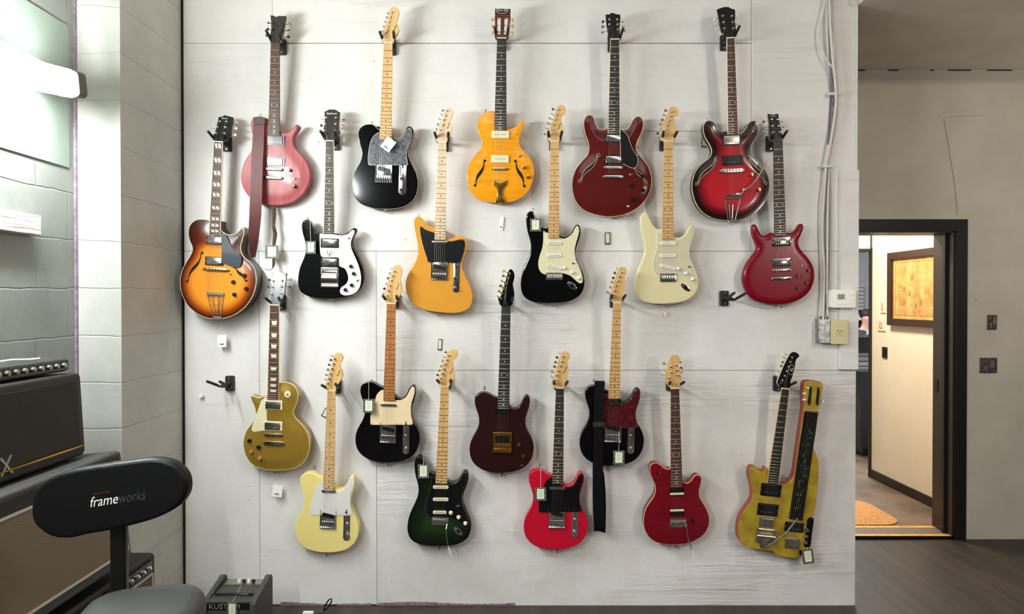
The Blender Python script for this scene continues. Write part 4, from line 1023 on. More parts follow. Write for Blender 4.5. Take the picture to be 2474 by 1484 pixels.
# 7 strat --------------------------------------------------------------------------------------
g = Guitar('black double cutaway guitar with a large aged cream pickguard', (1230, 240, 2.909), (290, 350, 297), (275, 352, 977), 1434)
G7 = g
SB = g.pts(unpack('275,900 262,907 235,900 215,880 200,850 182,815 170,792 150,785 130,800 120,830 122,880 130,930 146,985 153,1030 147,1080 125,1140 100,1200 85,1260 82,1320 95,1370 125,1405 170,1425 240,1433 320,1433 400,1425 460,1405 505,1370 527,1320 531,1270 518,1220 496,1170 474,1120 467,1080 477,1030 494,980 504,930 497,892 480,881 463,892 450,920 430,950 400,966 370,965 350,950 310,915'))
SG = g.pts(unpack('240,925 256,933 275,940 310,945 352,970 385,980 420,965 448,937 465,902 478,890 491,905 489,945 477,990 464,1040 461,1080 471,1130 490,1170 508,1220 517,1265 515,1288 500,1294 480,1284 455,1262 428,1240 390,1226 350,1222 300,1228 255,1231 230,1222 211,1195 205,1150 215,1100 232,1050 240,990'))
SSC = [(p.x, p.y) for p in g.pts([(245, 934), (362, 984), (481, 912), (470, 996), (461, 1126), (473, 1178), (490, 1200), (508, 1290), (241, 1222), (217, 1152), (241, 1079), (374, 1226)])]
def strat_body(g, m, r=.007): return g.body([(p.x, p.y) for p in SB], .044, m, r, local=True)
def strat_guard(g, m, edge=None): return g.guard([(p.x, p.y) for p in SG], m, local=True, screws=SSC, edge=edge)
strat_body(g, M['gloss_black']); strat_guard(g, M['mint_guard'])
g.neck('maple', 'maple', 21, inlaym='inlay_dark', frm='fret_shaded')
g.head(unpack('290,296 274,282 267,262 280,220 305,155 325,95 338,58 356,40 383,43 398,66 394,93 379,110 368,127 371,160 379,200 382,238 366,250 356,270 350,296'), 'maple', [(344, 75), (333, 110), (322, 145), (310, 180), (298, 215), (285, 250)], [(312, 70), (298, 102), (288, 135), (278, 170), (266, 205), (255, 245)])
g.text(352, 190, 'Squier', .013, 'logo_dark', .004, ang=70)
g.single(266, 368, 1009, 1010); g.single(266, 368, 1095, 1096); g.single(266, 368, 1162, 1192)
g.strat_bridge(258, 378, 1216, 1271); g.jack(443, 1312, -40)
for x, y in ((388, 1187), (443, 1217), (491, 1258)): g.knob(x, y, 'strat_white', z=.0025, r=.0078)
g.toggle(450, 1152, z=.0025, tip='white'); g.strapbutton(162, 786); g.strapbutton(305, 1437, d=(0, -1)); g.strings(g.yb, .012)

# 8 -------------------------------------------------------------------------------------------
g = Guitar('dark cherry semi-hollow guitar with cream binding and a black pickguard', (1350, 10, 2.8), (350, 410, 240), (333, 413, 877), 1437, db=.058)
G8 = g
g.body(unpack('333,840 300,848 265,838 245,800 235,765 215,750 190,755 172,785 170,830 180,880 198,930 205,975 195,1020 160,1060 120,1110 98,1165 90,1220 96,1280 118,1340 163,1390 230,1420 310,1437 370,1437 440,1425 510,1395 570,1345 610,1285 628,1220 625,1160 605,1100 570,1050 535,1010 522,975 530,930 555,880 570,830 570,790 550,762 525,762 500,785 480,825 455,850 415,848 375,846'), .044, M['cherry_dark'], .0015, dome=.008, binding=M['binding'], bw=.003)
g.neck('mahogany', 'ebony', 22, inlaym='inlay_pale', bind='binding', nutm='ivory')
g.head(unpack('350,238 345,215 333,190 326,150 320,110 318,70 340,70 355,60 368,58 382,66 417,72 416,110 411,150 412,190 412,215 410,238'), 'mahogany', [(342, 103), (342, 137), (345, 172), (396, 103), (398, 137), (400, 172)], [(302, 118), (300, 152), (298, 190), (430, 120), (433, 147), (440, 180)], .2, face='black', smooth=False, z=.006)
g.humb(310, 428, 882, 938, poles='row'); g.humb(305, 433, 1025, 1082, poles='rowup')
g.tom(303, 433, 1095, 1120); g.tom(297, 438, 1157, 1183, name='tailpiece')
g.guard(unpack('416,850 440,863 465,888 480,930 500,980 530,1030 535,1070 522,1103 495,1110 450,1090 425,1075 418,1040 416,940'), M['black_guard'], z=.009, edge=M['bone'])
MB().box(g.loc(537, 1020, .004), (.014, .008, .006)).build('guard_bracket', M['nickel'], g.root)
for x, y in ((568, 1165), (490, 1228), (573, 1258), (500, 1322)): g.knob(x, y, 'black', r=.0088)
g.toggle(480, 1157, tip='nickel'); c = g.loc(467, 1370, .004); MB().lathe([(.0065, 0), (.0065, .002), (.004, .003)], (c.x, c.y, .007), 12).build('jack_socket', M['nickel'], g.root)
g.fhole((262, 1020), (148, 1202), M['binding'], -1); g.fhole((513, 1100), (582, 1208), M['binding'], 1, .9)
g.strapbutton(345, 1440, d=(0, -1)); g.strings(g.yb - .03, .02, order=[2, 1, 0, 3, 4, 5])

# 9 -------------------------------------------------------------------------------------------
g = Guitar('all cream double cutaway guitar with a matching pale pickguard and maple neck', (1500, 240, 2.909), (303, 365, 297), (290, 370, 985), 1440)
G9 = g
strat_body(g, M['vintage_white']); strat_guard(g, M['ghost_cream'], edge=M['white'])
g.neck('maple', 'maple', 21, inlaym='inlay_dark', frm='fret_shaded')
g.head(unpack('303,296 288,290 276,280 290,215 310,150 330,95 345,62 362,50 388,55 406,78 405,100 392,117 375,128 378,160 386,195 394,235 390,262 375,280 366,296'), 'maple', [(356, 88), (346, 120), (336, 152), (325, 184), (313, 218), (303, 250)], [(318, 80), (306, 112), (295, 145), (283, 178), (275, 207), (263, 240)])
g.single(272, 385, 1013, 1014); g.single(272, 385, 1099, 1100); g.single(272, 385, 1168, 1193)
g.strat_bridge(275, 388, 1222, 1283); g.jack(455, 1322, -40)
for x, y in ((404, 1192), (459, 1224), (506, 1265)): g.knob(x, y, 'strat_white', z=.0025, r=.0078)
g.toggle(482, 1176, z=.0025, tip='white'); g.strapbutton(172, 790); g.strapbutton(312, 1443, d=(0, -1)); g.strings(g.yb, .012)

# 10 ------------------------------------------------------------------------------------------
g = Guitar('red and black burst hollow guitar with cream binding and a bent chrome vibrato arm', (1640, 0, 2.7), (313, 364, 250), (320, 388, 877), 1440, db=.062)
G10 = g
g.body(unpack('320,855 280,858 255,845 240,810 215,790 185,788 165,810 160,850 175,900 205,950 215,990 200,1030 150,1070 110,1120 90,1180 88,1240 105,1310 140,1370 190,1410 250,1432 320,1440 390,1437 450,1420 510,1380 555,1330 582,1270 590,1205 580,1140 550,1085 500,1035 475,1000 470,960 490,920 515,880 523,840 515,800 490,787 460,800 435,840 410,870 388,868 350,860'), .052, M['redburst'], .0015, dome=.008, binding=M['binding'], bw=.0012)
link('back_binding', rim_band(g.poly, -.046, .004, .001), M['binding'], g.root)
g.neck('walnut', 'rosewood', 22, inlaym='inlay_pale', bind='ivory', nutm='ivory')
g.head(unpack('313,247 302,222 280,210 268,165 262,120 250,62 272,52 300,45 325,46 345,57 367,62 368,100 366,140 372,185 376,215 364,247'), 'walnut', [(285, 105), (290, 146), (294, 187), (345, 105), (350, 146), (355, 187)], [(236, 124), (243, 157), (248, 194), (374, 118), (378, 158), (386, 198)], .2, face='black', smooth=False, z=.006, butm='pearl')
g.humb(280, 405, 880, 950, 'nickel', 'black', 'row'); g.humb(280, 417, 1015, 1080, 'black', 'black', 'row')
g.tom(262, 428, 1098, 1130, 'nickel', base='mahogany')
g.fhole((240, 1030), (122, 1205), M['binding'], -1, .9); g.fhole((458, 1028), (560, 1200), M['binding'], 1, .9)
g.knob(472, 1142, 'gold'); g.knob(520, 1240, 'gold'); g.toggle(485, 853, tip='nickel')
zt = .012; mb = MB(); q = lambda x, y, z=zt: g.loc(x, y, z)
mb.box((q(295, 1292) + q(412, 1292)) / 2, ((q(412, 1292) - q(295, 1292)).length, .007, .010))
for a, b, c_, d_ in ((302, 1300, 322, 1436), (402, 1300, 368, 1436), (330, 1330, 335, 1425), (356, 1330, 350, 1425)): mb.tube([q(a, b), q(c_, d_, .008)], .0032, 6, .5)
mb.tube([q(330, 1332), q(342, 1320), q(356, 1332)], .003, 6, .5); mb.box(q(345, 1434, .006), (.02, .008, .012))
tp = mb.build('tailpiece', M['chrome'], g.root)
MB().prism([tuple(q(*p)[:2]) for p in ((300, 1284), (410, 1284), (405, 1262), (380, 1258))], .010, .018, .002).build('tailpiece_cover', M['chrome'], tp)
mb = MB().lathe([(.009, .010), (.009, .026), (.006, .029)], (q(422, 1240).x, q(422, 1240).y, 0), 14)
mb.tube([q(400, 1272, .03), q(425, 1245, .032), q(470, 1215, .036), (q(510, 1170, .04)), q(545, 1110, .042), q(565, 1075, .042), q(572, 1045, .042)], [.0035, .0035, .0032, .0032, .0036, .0042, .002], 8)
mb.build('vibrato_arm', M['nickel'], g.root)
g.strapbutton(185, 788); g.strapbutton(325, 1443, d=(0, -1)); g.strings(q(350, 1290).y, .02, order=[2, 1, 0, 3, 4, 5])

# 11 ------------------------------------------------------------------------------------------
g = Guitar('wine red double cutaway guitar right of the empty hanger, two chrome pickups', (1760, 250, 2.967), (322, 388, 277), (330, 413, 948), 1445)
G11 = g
g.body(unpack('330,935 318,925 300,930 280,942 262,948 238,938 218,903 205,875 188,866 177,880 174,915 182,955 197,995 208,1025 203,1058 175,1092 140,1140 115,1200 107,1260 118,1320 150,1380 200,1418 280,1440 360,1445 440,1435 520,1405 580,1355 613,1290 623,1220 608,1160 573,1105 533,1060 510,1020 510,975 530,930 543,890 535,864 516,866 496,895 472,922 440,930 415,922 380,915'), .044, M['wine_red'], .012, dome=.003, dw=.03)
g.neck('mahogany', 'rosewood_dark', 22, inlaym='pearl', nutm='black')
g.head(unpack('322,275 300,262 292,240 290,190 291,150 286,110 283,75 312,78 322,84 330,78 357,74 362,110 370,150 380,190 388,235 388,275'), 'maple_amber', [(308, 115), (312, 163), (318, 210), (350, 116), (358, 163), (370, 207)], [(256, 130), (260, 170), (262, 214), (378, 130), (388, 168), (400, 214)], .2, face='black', smooth=False, z=.006)
g.text(322, 90, 'Ibanez', .012, 'nickel', .006, shear=0)
g.humb(313, 445, 962, 1026, ring='chrome', poles='two'); g.humb(315, 445, 1112, 1170, ring='chrome', poles='two')
g.tom(313, 450, 1186, 1208); g.tom(305, 458, 1244, 1268, name='tailpiece')
for x, y in ((498, 1237), (575, 1197), (562, 1287), (500, 1325)): g.knob(x, y, 'mahogany', r=.0085)
g.toggle(527, 1163, tip='nickel'); g.strapbutton(190, 866); g.strapbutton(378, 1447, d=(0, -1)); g.strings(g.yb - .03, .017, order=[2, 1, 0, 3, 4, 5])
g.toggle(505, 1236, tip='mahogany')

# 12 ------------------------------------------------------------------------------------------
g = Guitar('left-handed metallic gold guitar with cream pickguard and trapezoid inlays', (560, 630, 2.517), (232, 290, 272), (217, 287, 846), 1275, db=.064)
G12 = g
g.body(unpack('290,745 325,740 360,750 388,775 401,815 397,860 381,900 374,930 388,960 422,995 452,1035 470,1085 472,1140 457,1195 422,1240 370,1265 300,1275 230,1275 170,1262 120,1235 88,1190 72,1135 73,1085 90,1035 125,985 145,945 143,905 128,865 116,835 117,822 135,826 165,835 195,826 215,812 250,775'), .052, M['goldtop'], .0015, dome=.008, binding=M['binding'], bw=.002)
g.neck('walnut', 'rosewood', 22, 'trap', bind='binding', nutm='ivory', gibson=True)
g.head(unpack('243,268 240,240 238,205 240,150 241,110 242,76 252,80 262,72 278,64 300,66 312,76 334,78 329,115 325,150 320,195 305,235 291,268'), 'walnut', [(254, 122), (250, 160), (243, 203), (308, 120), (305, 157), (302, 200)], [(232, 117), (226, 160), (219, 200), (356, 117), (350, 157), (346, 203)], .2, face='black', smooth=False, z=.006)
g.text(287, 86, 'Epiphone', .0105, 'logo_gold', .006, shear=.2)
g.guard(unpack('212,820 196,838 180,852 168,885 155,920 138,965 122,1015 124,1032 136,1041 160,1038 212,1020 214,940'), M['mint_guard'], z=.006, screws=[(150, 992), (207, 840)])
g.humb(197, 310, 848, 905, 'nickel', 'cream', 'rowup'); g.humb(192, 310, 975, 1032, 'nickel', 'cream', 'row')
g.tom(194, 308, 1048, 1066); g.tom(187, 322, 1096, 1121, name='tailpiece')
for x, y, k in ((108, 1095, 'black'), (165, 1133, 'black'), (118, 1163, 'maple_amber'), (173, 1200, 'maple_amber')): g.knob(x, y, k, r=.0095)
g.toggle(340, 812, ring='cream', tip='ivory'); g.strapbutton(350, 742); g.strapbutton(262, 1277, d=(0, -1)); g.strings(g.yb - .03, .019, order=[2, 1, 0, 3, 4, 5])

# 13 ------------------------------------------------------------------------------------------
g = Guitar('butter-cream single cutaway guitar with a white pickguard, leftmost of the bottom row', (690, 840, 2.909), (295, 350, 307), (263, 343, 992), 1443)
G13 = g
tele_body(g, M['cream_yellow']); tele_guard(g, M['white_guard'])
g.neck('maple_amber', 'maple', 21, inlaym='inlay_dark', frm='fret')
g.head(unpack('295,304 284,280 282,255 298,200 316,140 333,85 344,52 362,39 388,44 403,68 397,95 384,117 386,140 399,168 402,195 387,230 368,258 355,275 352,302'), 'maple', [(347, 78), (338, 112), (328, 147), (317, 183), (308, 217), (298, 250)], [(327, 60), (322, 90), (310, 123), (300, 158), (290, 193), (280, 225)])
g.text(372, 180, 'Squier', .013, 'logo_dark', .004, ang=68)
g.lipstick(253, 353, 1008, z=.0025); g.tele_bridge(243, 354, 1138, 1273); g.control_plate(406, 452, 1136, 1364, [(430, 1243), (432, 1318)], (428, 1156), m='nickel')
g.strapbutton(206, 848); g.strapbutton(290, 1446, d=(0, -1)); g.strings(g.yb, .010)

# 15 ------------------------------------------------------------------------------------------
g = Guitar('dark green burst double cutaway guitar with a black pickguard and cream knobs', (960, 800, 2.7), (283, 336, 364), (248, 325, 997), 1407)
G15 = g
strat_body(g, M['greenburst'], .007); strat_guard(g, M['black_guard'], edge=M['nickel'])
g.neck('maple', 'maple', 21, inlaym='inlay_dark', frm='fret_shaded')
g.head(unpack('283,360 270,348 266,330 284,265 304,200 322,155 340,130 362,122 386,128 395,152 387,175 371,190 363,207 367,240 375,285 373,310 356,325 344,345 336,360'), 'maple', [(336, 157), (326, 187), (316, 215), (305, 247), (295, 277), (284, 307)], [(318, 138), (306, 170), (297, 197), (288, 230), (275, 258), (266, 288)])
g.text(352, 262, 'Squier', .013, 'logo_dark', .004, ang=66)
g.single(232, 334, 1017, 1018, 'cream'); g.single(232, 334, 1097, 1098, 'cream')
c, w_, h_ = g.rc(222, 322, 1150, 1192, .004); MB().prism(rrect(w_, h_ * .5, .002), .002, .006, .001).build('pickup', M['black'], g.root, (c.x, c.y + .007, 0))
g.single(232, 322, 1181, 1182, 'cream')
g.strat_bridge(225, 335, 1215, 1268); g.jack(397, 1307, -42)
for x, y in ((348, 1190), (399, 1219), (443, 1259)): g.knob(x, y, 'strat_cream', z=.0025, r=.0085)
g.toggle(391, 1143, z=.0025, tip='nickel')
wa = MB().tube([g.loc(325, 1262, .01), g.loc(319, 1290, .024), g.loc(320, 1340, .026), g.loc(326, 1385, .026), g.loc(336, 1415, .026)], .0026, 8).build('vibrato_arm', M['nickel'], g.root)
MB().tube([g.loc(334, 1410, .026), g.loc(344, 1440, .026), g.loc(351, 1466, .026)], [.0035, .0045, .003], 8).build('arm_tip', M['white'], wa)
g.strapbutton(156, 802); g.strapbutton(276, 1410, d=(0, -1)); g.strings(g.yb, .012)

# 16 ------------------------------------------------------------------------------------------
g = Guitar('dark oxblood single cutaway guitar without pickguard, gold hardware and black headstock', (1110, 640, 2.832), (288, 350, 284), (260, 342, 987), 1425)
G16 = g
tele_body(g, M['oxblood'], r=.006)
g.neck('mahogany', 'ebony', 22, inlaym='inlay_pale', nutm='black')
g.head(unpack('288,282 278,262 274,242 290,195 308,140 322,90 334,48 347,30 364,38 377,68 373,105 366,130 372,170 376,205 368,240 350,280'), 'gloss_black', [(344, 60), (333, 92), (320, 127), (306, 162), (294, 197), (286, 232)], [(308, 45), (304, 77), (294, 112), (285, 146), (273, 181), (262, 215)], postm='gold', butm='gold')
c, w_, h_ = g.rc(230, 358, 1145, 1285, .003)
mb = MB().prism(rrect(w_, h_, .004), 0, .003, .001).box((0, -h_ * .42, .007), (w_, h_ * .14, .012)).box((-w_ * .46, 0, .006), (.005, h_ * .9, .008)).box((w_ * .46, 0, .006), (.005, h_ * .9, .008)).box((0, h_ * .46, .005), (w_ * .9, .005, .006))
br = mb.build('bridge', M['gold'], g.root, (c.x, c.y, 0)); MB().prism(rrect(w_ * .76, h_ * .36, .003), .002, .008, .001).build('bridge_pickup', M['black'], br, (0, h_ * .17, 0))
for i in range(6): MB().prism(rrect(w_ * .11, h_ * .2, .001), .003, .0095, .001).build('saddle', M['gold'], br, ((i - 2.5) * w_ * .14, -h_ * .2, 0))
g.yb = c.y - h_ * .2
c2, w2, h2 = g.rc(248, 345, 990, 1022); MB().prism(rrect(w2, h2, .003), -.001, .006, .001).build('pickup', M['black'], g.root, (c2.x, c2.y, 0))
g.knob(408, 1230, 'gold'); g.knob(437, 1307, 'gold'); c = g.loc(428, 1375, .004); MB().lathe([(.006, 0), (.006, .003), (.004, .006), (.003, .011)], (c.x, c.y, 0), 12).build('jack_socket', M['nickel'], g.root)
g.toggle(448, 1210, m='black', tip='black'); g.strapbutton(173, 850, m='gold'); g.strapbutton(292, 1428, d=(0, -1), m='gold'); g.strings(g.yb, .010)

# 17 ------------------------------------------------------------------------------------------
g = Guitar('bright raspberry red single cutaway guitar with a black pickguard', (1240, 830, 2.855), (295, 350, 310), (268, 345, 967), 1423)
G17 = g
tele_body(g, M['fiesta']); tele_guard(g, M['black_guard'], edge=M['black'])
g.neck('maple', 'rosewood_dark', 21, inlaym='inlay_pale', nutm='bone')
g.head(unpack('295,306 278,298 270,285 275,252 290,200 309,135 328,78 343,58 368,55 390,74 391,103 376,125 378,148 384,180 378,215 366,250 356,280 352,304'), 'maple', [(346, 90), (336, 123), (325, 156), (313, 187), (302, 218), (292, 252)], [(318, 68), (305, 98), (295, 132), (288, 162), (272, 197), (265, 227)])
g.text(360, 180, 'Fender', .013, 'logo_dark', .004, ang=70)
g.lipstick(248, 358, 998); g.tele_bridge(245, 357, 1128, 1276); g.control_plate(405, 446, 1130, 1345, [(424, 1221), (422, 1307)], (426, 1146), m='chrome')
g.strapbutton(186, 846); g.strapbutton(305, 1426, d=(0, -1)); g.strings(g.yb, .010)

# 18 ------------------------------------------------------------------------------------------
g = Guitar('black guitar with a dark red pickguard and a black strap down its front', (1370, 630, 2.182), (243, 285, 224), (218, 278, 728), 1083)
G18 = g
tele_body(g, M['gloss_black'], r=.006); tele_guard(g, M['tortoise'], edge=M['nickel'])
g.neck('maple', 'maple', 21, inlaym='inlay_dark', frm='fret_shaded')
g.head(unpack('243,220 232,208 228,192 233,165 246,115 262,68 274,42 290,33 308,36 316,54 311,75 305,90 308,115 309,142 302,168 292,195 285,220'), 'maple', [(286, 62), (276, 85), (268, 108), (258, 133), (250, 158), (243, 183)], [(264, 43), (254, 67), (246, 93), (238, 115), (230, 143), (217, 168)])
g.single(212, 278, 752, 753, 'black', hh=.02); g.tele_bridge(198, 286, 848, 958); g.control_plate(320, 356, 848, 1022, [(337, 928), (337, 995)], (340, 862), m='chrome')
g.strapbutton(140, 636); g.strapbutton(215, 1087, d=(0, -1)); g.strings(g.yb, .010)

# 19 ------------------------------------------------------------------------------------------
g = Guitar('deep crimson guitar with a pale natural edge stripe and two cream pickups', (1520, 840, 2.855), (288, 345, 284), (287, 368, 962), 1360)
G19 = g
g.body(unpack('287,836 270,842 240,832 210,808 185,798 160,803 145,825 145,860 160,905 178,945 182,985 170,1030 135,1080 110,1130 100,1190 106,1250 135,1305 180,1340 240,1357 320,1360 400,1352 460,1330 515,1290 545,1240 553,1185 540,1130 510,1075 485,1030 483,985 495,935 497,900 480,882 455,885 435,910 410,935 385,935 365,920 325,880'), .046, M['crimson'], .0015, dome=.005, dw=.05, binding=M['nat_edge'], bw=.0035)
g.neck('maple', 'rosewood', 22, inlaym='inlay_pale', nutm='bone')
g.head(unpack('288,278 268,262 250,238 246,218 257,160 270,110 284,70 302,53 333,53 352,72 350,90 342,108 342,128 352,158 361,200 358,232 346,278'), 'maple', [(288, 133), (289, 172), (276, 210), (320, 120), (328, 157), (338, 192)], [(244, 112), (238, 152), (230, 186), (352, 103), (357, 140), (364, 173)])
for y0, y1, cy in ((968, 1022, 1008), (1108, 1160, 1122)):
    c, w_, h_ = g.rc(280, 378, y0, y1, .004); p = MB().prism(rrect(w_, h_, .003), .003, .008, .001).build('pickup', M['black'], g.root, (c.x, c.y, 0))
    c3 = g.loc(329, cy, .006); MB().prism(rrect(w_, .0105, .005, 4), .008, .012, .002).build('pickup_cover', M['cream'], p, (0, c3.y - c.y, 0))
g.strat_bridge(280, 395, 1178, 1240)
g.knob(436, 1190, 'black_metal', r=.008); g.toggle(197, 868, m='black', tip='nickel')
wa = MB().tube([g.loc(392, 1215, .012), g.loc(398, 1250, .022), g.loc(408, 1320, .024), g.loc(432, 1395, .024)], .0026, 8).build('vibrato_arm', M['nickel'], g.root)
MB().tube([g.loc(432, 1395, .024), g.loc(445, 1430, .024), g.loc(460, 1455, .024)], [.0035, .005, .003], 8).build('arm_tip', M['white'], wa)
g.strapbutton(190, 800); g.strapbutton(320, 1363, d=(0, -1)); g.strings(g.yb, .012, order=[2, 1, 0, 3, 4, 5])

# 20 ------------------------------------------------------------------------------------------
g = Guitar('worn mustard yellow guitar joined to a lap steel, at the lower right', (1740, 830, 2.696), (400, 450, 297), (305, 380, 912), 1350, db=.058, name='double_neck_guitar')
G20 = g
bp = g.pts(unpack('303,812 285,835 258,830 232,810 208,803 192,822 190,870 205,930 211,985 200,1030 165,1080 130,1140 118,1210 120,1265 150,1310 200,1335 260,1345 320,1352 350,1358 362,1375 420,1393 480,1400 522,1400 540,1370 590,1330 597,1200 605,1130 620,1050 632,960 640,870 640,780 625,720 607,680 620,600 632,500 640,440 655,380 666,272 650,256 600,247 562,250 549,268 543,330 545,400 544,440 520,600 500,740 485,850 455,900 425,918 380,912 340,860'))
g.body([(p.x, p.y) for p in bp], .046, M['mustard'], .002, local=True)
link('painted_side', rim_band(g.poly, -.0025, .042, -.0006, .0009), M['red_side'], g.root)
g.neck('maple_pale', 'ebony', 22, inlay=None, bind='nat_edge')
g.head(unpack('400,290 385,280 373,252 388,210 410,155 438,98 462,62 488,57 512,72 513,88 497,103 489,130 486,165 472,210 458,250 449,290'), 'maple_pale', [(468, 92), (457, 122), (447, 153), (433, 183), (420, 213), (405, 240)], [(428, 72), (420, 95), (410, 125), (400, 150), (378, 182), (358, 210)], face='black', z=.004)
c = g.loc(463, 172, .005); MB().tube([(c.x + .015 * cos(a), c.y + .024 * sin(a), .0052) for a in [2 * pi * i / 24 for i in range(25)]], .0007, 6).build('logo_ring', M['ivory'], g.headobj)
g.text(463, 172, 'G', .022, 'ivory', .0045)
g.humb(265, 398, 915, 998, 'black', 'black', 'row'); g.humb(243, 378, 1045, 1125, 'black', 'black', 'row')
c, w_, h_ = g.rc(256, 350, 1132, 1200, .004); b = MB().prism(rrect(w_, h_, .002), 0, .005, .001).build('bridge', M['nickel'], g.root, (c.x, c.y, 0))
for i in range(6): MB().prism(rrect(w_ * .11, h_ * .7, .001), .004, .011, .001).build('saddle', M['chrome'], b, ((i - 2.5) * w_ * .155, 0, 0))
g.yb = c.y
c, w_, h_ = g.rc(232, 352, 1205, 1325, .006); mb = MB().prism(rrect(w_, h_ * .5, .006), 0, .006, .002)
mb.tube([(-w_ / 2, h_ * .1, .014), (w_ / 2, h_ * .1, .014)], .008, 12).tube([(-w_ / 2, h_ * .45, .008), (w_ / 2, h_ * .45, .008)], .005, 10).box((-w_ * .47, .1 * h_, .01), (.007, h_ * .8, .016)).box((w_ * .47, .1 * h_, .01), (.007, h_ * .8, .016)).prism([(-w_ * .3, -h_ * .2), (w_ * .3, -h_ * .2), (w_ * .15, -h_ * .6), (-w_ * .15, -h_ * .6)], 0, .006, .002)
vb = mb.build('vibrato_tailpiece', M['nickel'], g.root, (c.x, c.y, 0))
MB().tube([g.loc(285, 1333, .02), g.loc(340, 1305, .028), g.loc(390, 1262, .034), g.loc(425, 1245, .036), g.loc(455, 1205, .038), g.loc(505, 1140, .038)], [.003, .004, .004, .0045, .005, .003], 8).build('vibrato_arm', M['steel'], g.root)
# lap steel half
LP = [Vector(p[:2]) for p in g.pts(unpack('552,442 637,455 535,1152 450,1142'), .004)]
lb = MB().prism(LP, .0, .007, .0008).build('lap_fretboard', M['black_guard'], g.root)
M['green_ink'] = mat('green_ink', rgb(104, 132, 60), .6)
mb = MB(); rr = random.Random(3)
for i in range(30):
    t = .14 + .8 * i / 30; a = LP[0].lerp(LP[3], t); b = LP[1].lerp(LP[2], t); c0 = a.lerp(b, .35 + .3 * rr.random())
    for j in range(3):
        o1 = Vector((rr.uniform(-.011, .011), rr.uniform(-.008, .008))); o2 = o1 + Vector((rr.uniform(-.009, .009), rr.uniform(-.009, .009)))
        mb.tube([(c0.x + o1.x, c0.y + o1.y, .0072), (c0.x + o2.x, c0.y + o2.y, .0072)], .0012, 4, .4)
mb.build('painted_marks', M['green_ink'], lb)
mb = MB().box((LP[0].lerp(LP[1], .5).x, LP[0].lerp(LP[1], .5).y + .004, .007), ((LP[1] - LP[0]).length, .006, .012)).build('lap_nut', M['nickel'], g.root)
sl = [unpack('583,282 595,280 597,300 590,395 576,405 570,385'), unpack('634,284 648,290 647,330 640,400 626,405 622,385')]
for s_ in sl: link('tuner_slot', slab([Vector(p[:2]) for p in g.pts(s_, .001)], .0012, 0, .0003), M['hole'], g.root)
for (a, b) in (((565, 288), (578, 270)), ((560, 325), (545, 318)), ((560, 365), (545, 372))): MB().prism(rrect(.017, .008, .003), .002, .011, .002).build('tuner_button', M['ivory'], g.root, g.loc((a[0] + b[0]) / 2 - 6, a[1], .0))
for (a, b) in ((676, 290), (670, 382), (662, 335)): MB().prism(rrect(.010, .014, .003), -.012, -.002, .002).build('tuner_button', M['ivory'], g.root, g.loc(a, b, -.006))
for i in range(6):
    f = i / 5; a = LP[0].lerp(LP[1], .15 + .7 * f); b = g.loc(430 + 70 * f, 1300, .012); MB().tube([(b.x, b.y, .013), (a.x, a.y + .004, .0142)], .0005, 5).build('lap_string', M['string'], g.root)
g.humb(420, 545, 1166, 1230, 'black', 'black', 'row')
c, w_, h_ = g.rc(422, 516, 1270, 1335, .004); MB().prism(rrect(w_, h_, .002), 0, .009, .002).build('lap_bridge', M['nickel'], g.root, (c.x, c.y, 0))
g.control_plate(556, 600, 1130, 1335, [(565, 1215), (560, 1255), (556, 1295)], None, m='gloss_black')
link('side_plate', slab([Vector(p[:2]) for p in g.pts(unpack('515,1345 540,1345 540,1372 515,1375'))], .004, 0, .001), M['black'], g.root)
g.strapbutton(208, 803); g.strings(g.yb, .014)
# ------------------------------------------------------------ hangers
LB = {1: 'black guitar hanger holding the faded red guitar', 2: 'black guitar hanger holding the sunburst archtop', 3: 'black guitar hanger holding the black guitar with white pickguard',
      4: 'black guitar hanger holding the black guitar with pearl pickguard', 6: 'black guitar hanger holding the amber slotted-head guitar', 7: 'black guitar hanger holding the black and cream double cutaway',
      8: 'black guitar hanger holding the dark cherry semi-hollow', 9: 'black guitar hanger holding the all cream guitar', 10: 'black guitar hanger holding the red burst hollow guitar',
      11: 'black guitar hanger holding the wine red double cutaway', 12: 'black guitar hanger holding the left-handed gold guitar', 13: 'black guitar hanger holding the butter-cream guitar',
      14: 'black guitar hanger holding the black guitar with plain cream pickguard', 15: 'black guitar hanger holding the green burst guitar', 16: 'black guitar hanger holding the dark oxblood guitar',
      17: 'black guitar hanger holding the raspberry red guitar', 18: 'black guitar hanger holding the guitar with the black strap', 19: 'black guitar hanger holding the crimson guitar', 20: 'black guitar hanger holding the yellow double instrument', 5: 'black guitar hanger holding the butterscotch offset guitar'}
order = [1, 2, 3, 14, 4, 5, 6, 7, 8, 9, 10, 11, 12, 13, 15, 16, 17, 18, 19, 20]
NUT = {}
for gg, k in zip(Guitar.all, order): NUT[k] = gg.nutpos
ROT = {1: -.15, 2: -.1, 10: .15, 11: .2, 13: .1, 8: 0}
for k, nw in NUT.items():
    hanger(nw, LB[k], plate_dz=.003, dn=.112 if k != 2 else .118, rot=ROT.get(k, 0))
# two empty hangers
def empty_hanger(px, py, label, yaw):
    p = P(px, py, 0); t = hanger(p - Vector((0, 0, .012)), label, plate_dz=0)
    t.rotation_euler = (0, 0, yaw); return t
empty_hanger(558, 926, 'empty black guitar hanger left of the gold guitar', -.15)
empty_hanger(1747, 721, 'empty black guitar hanger left of the wine red guitar body', .25)

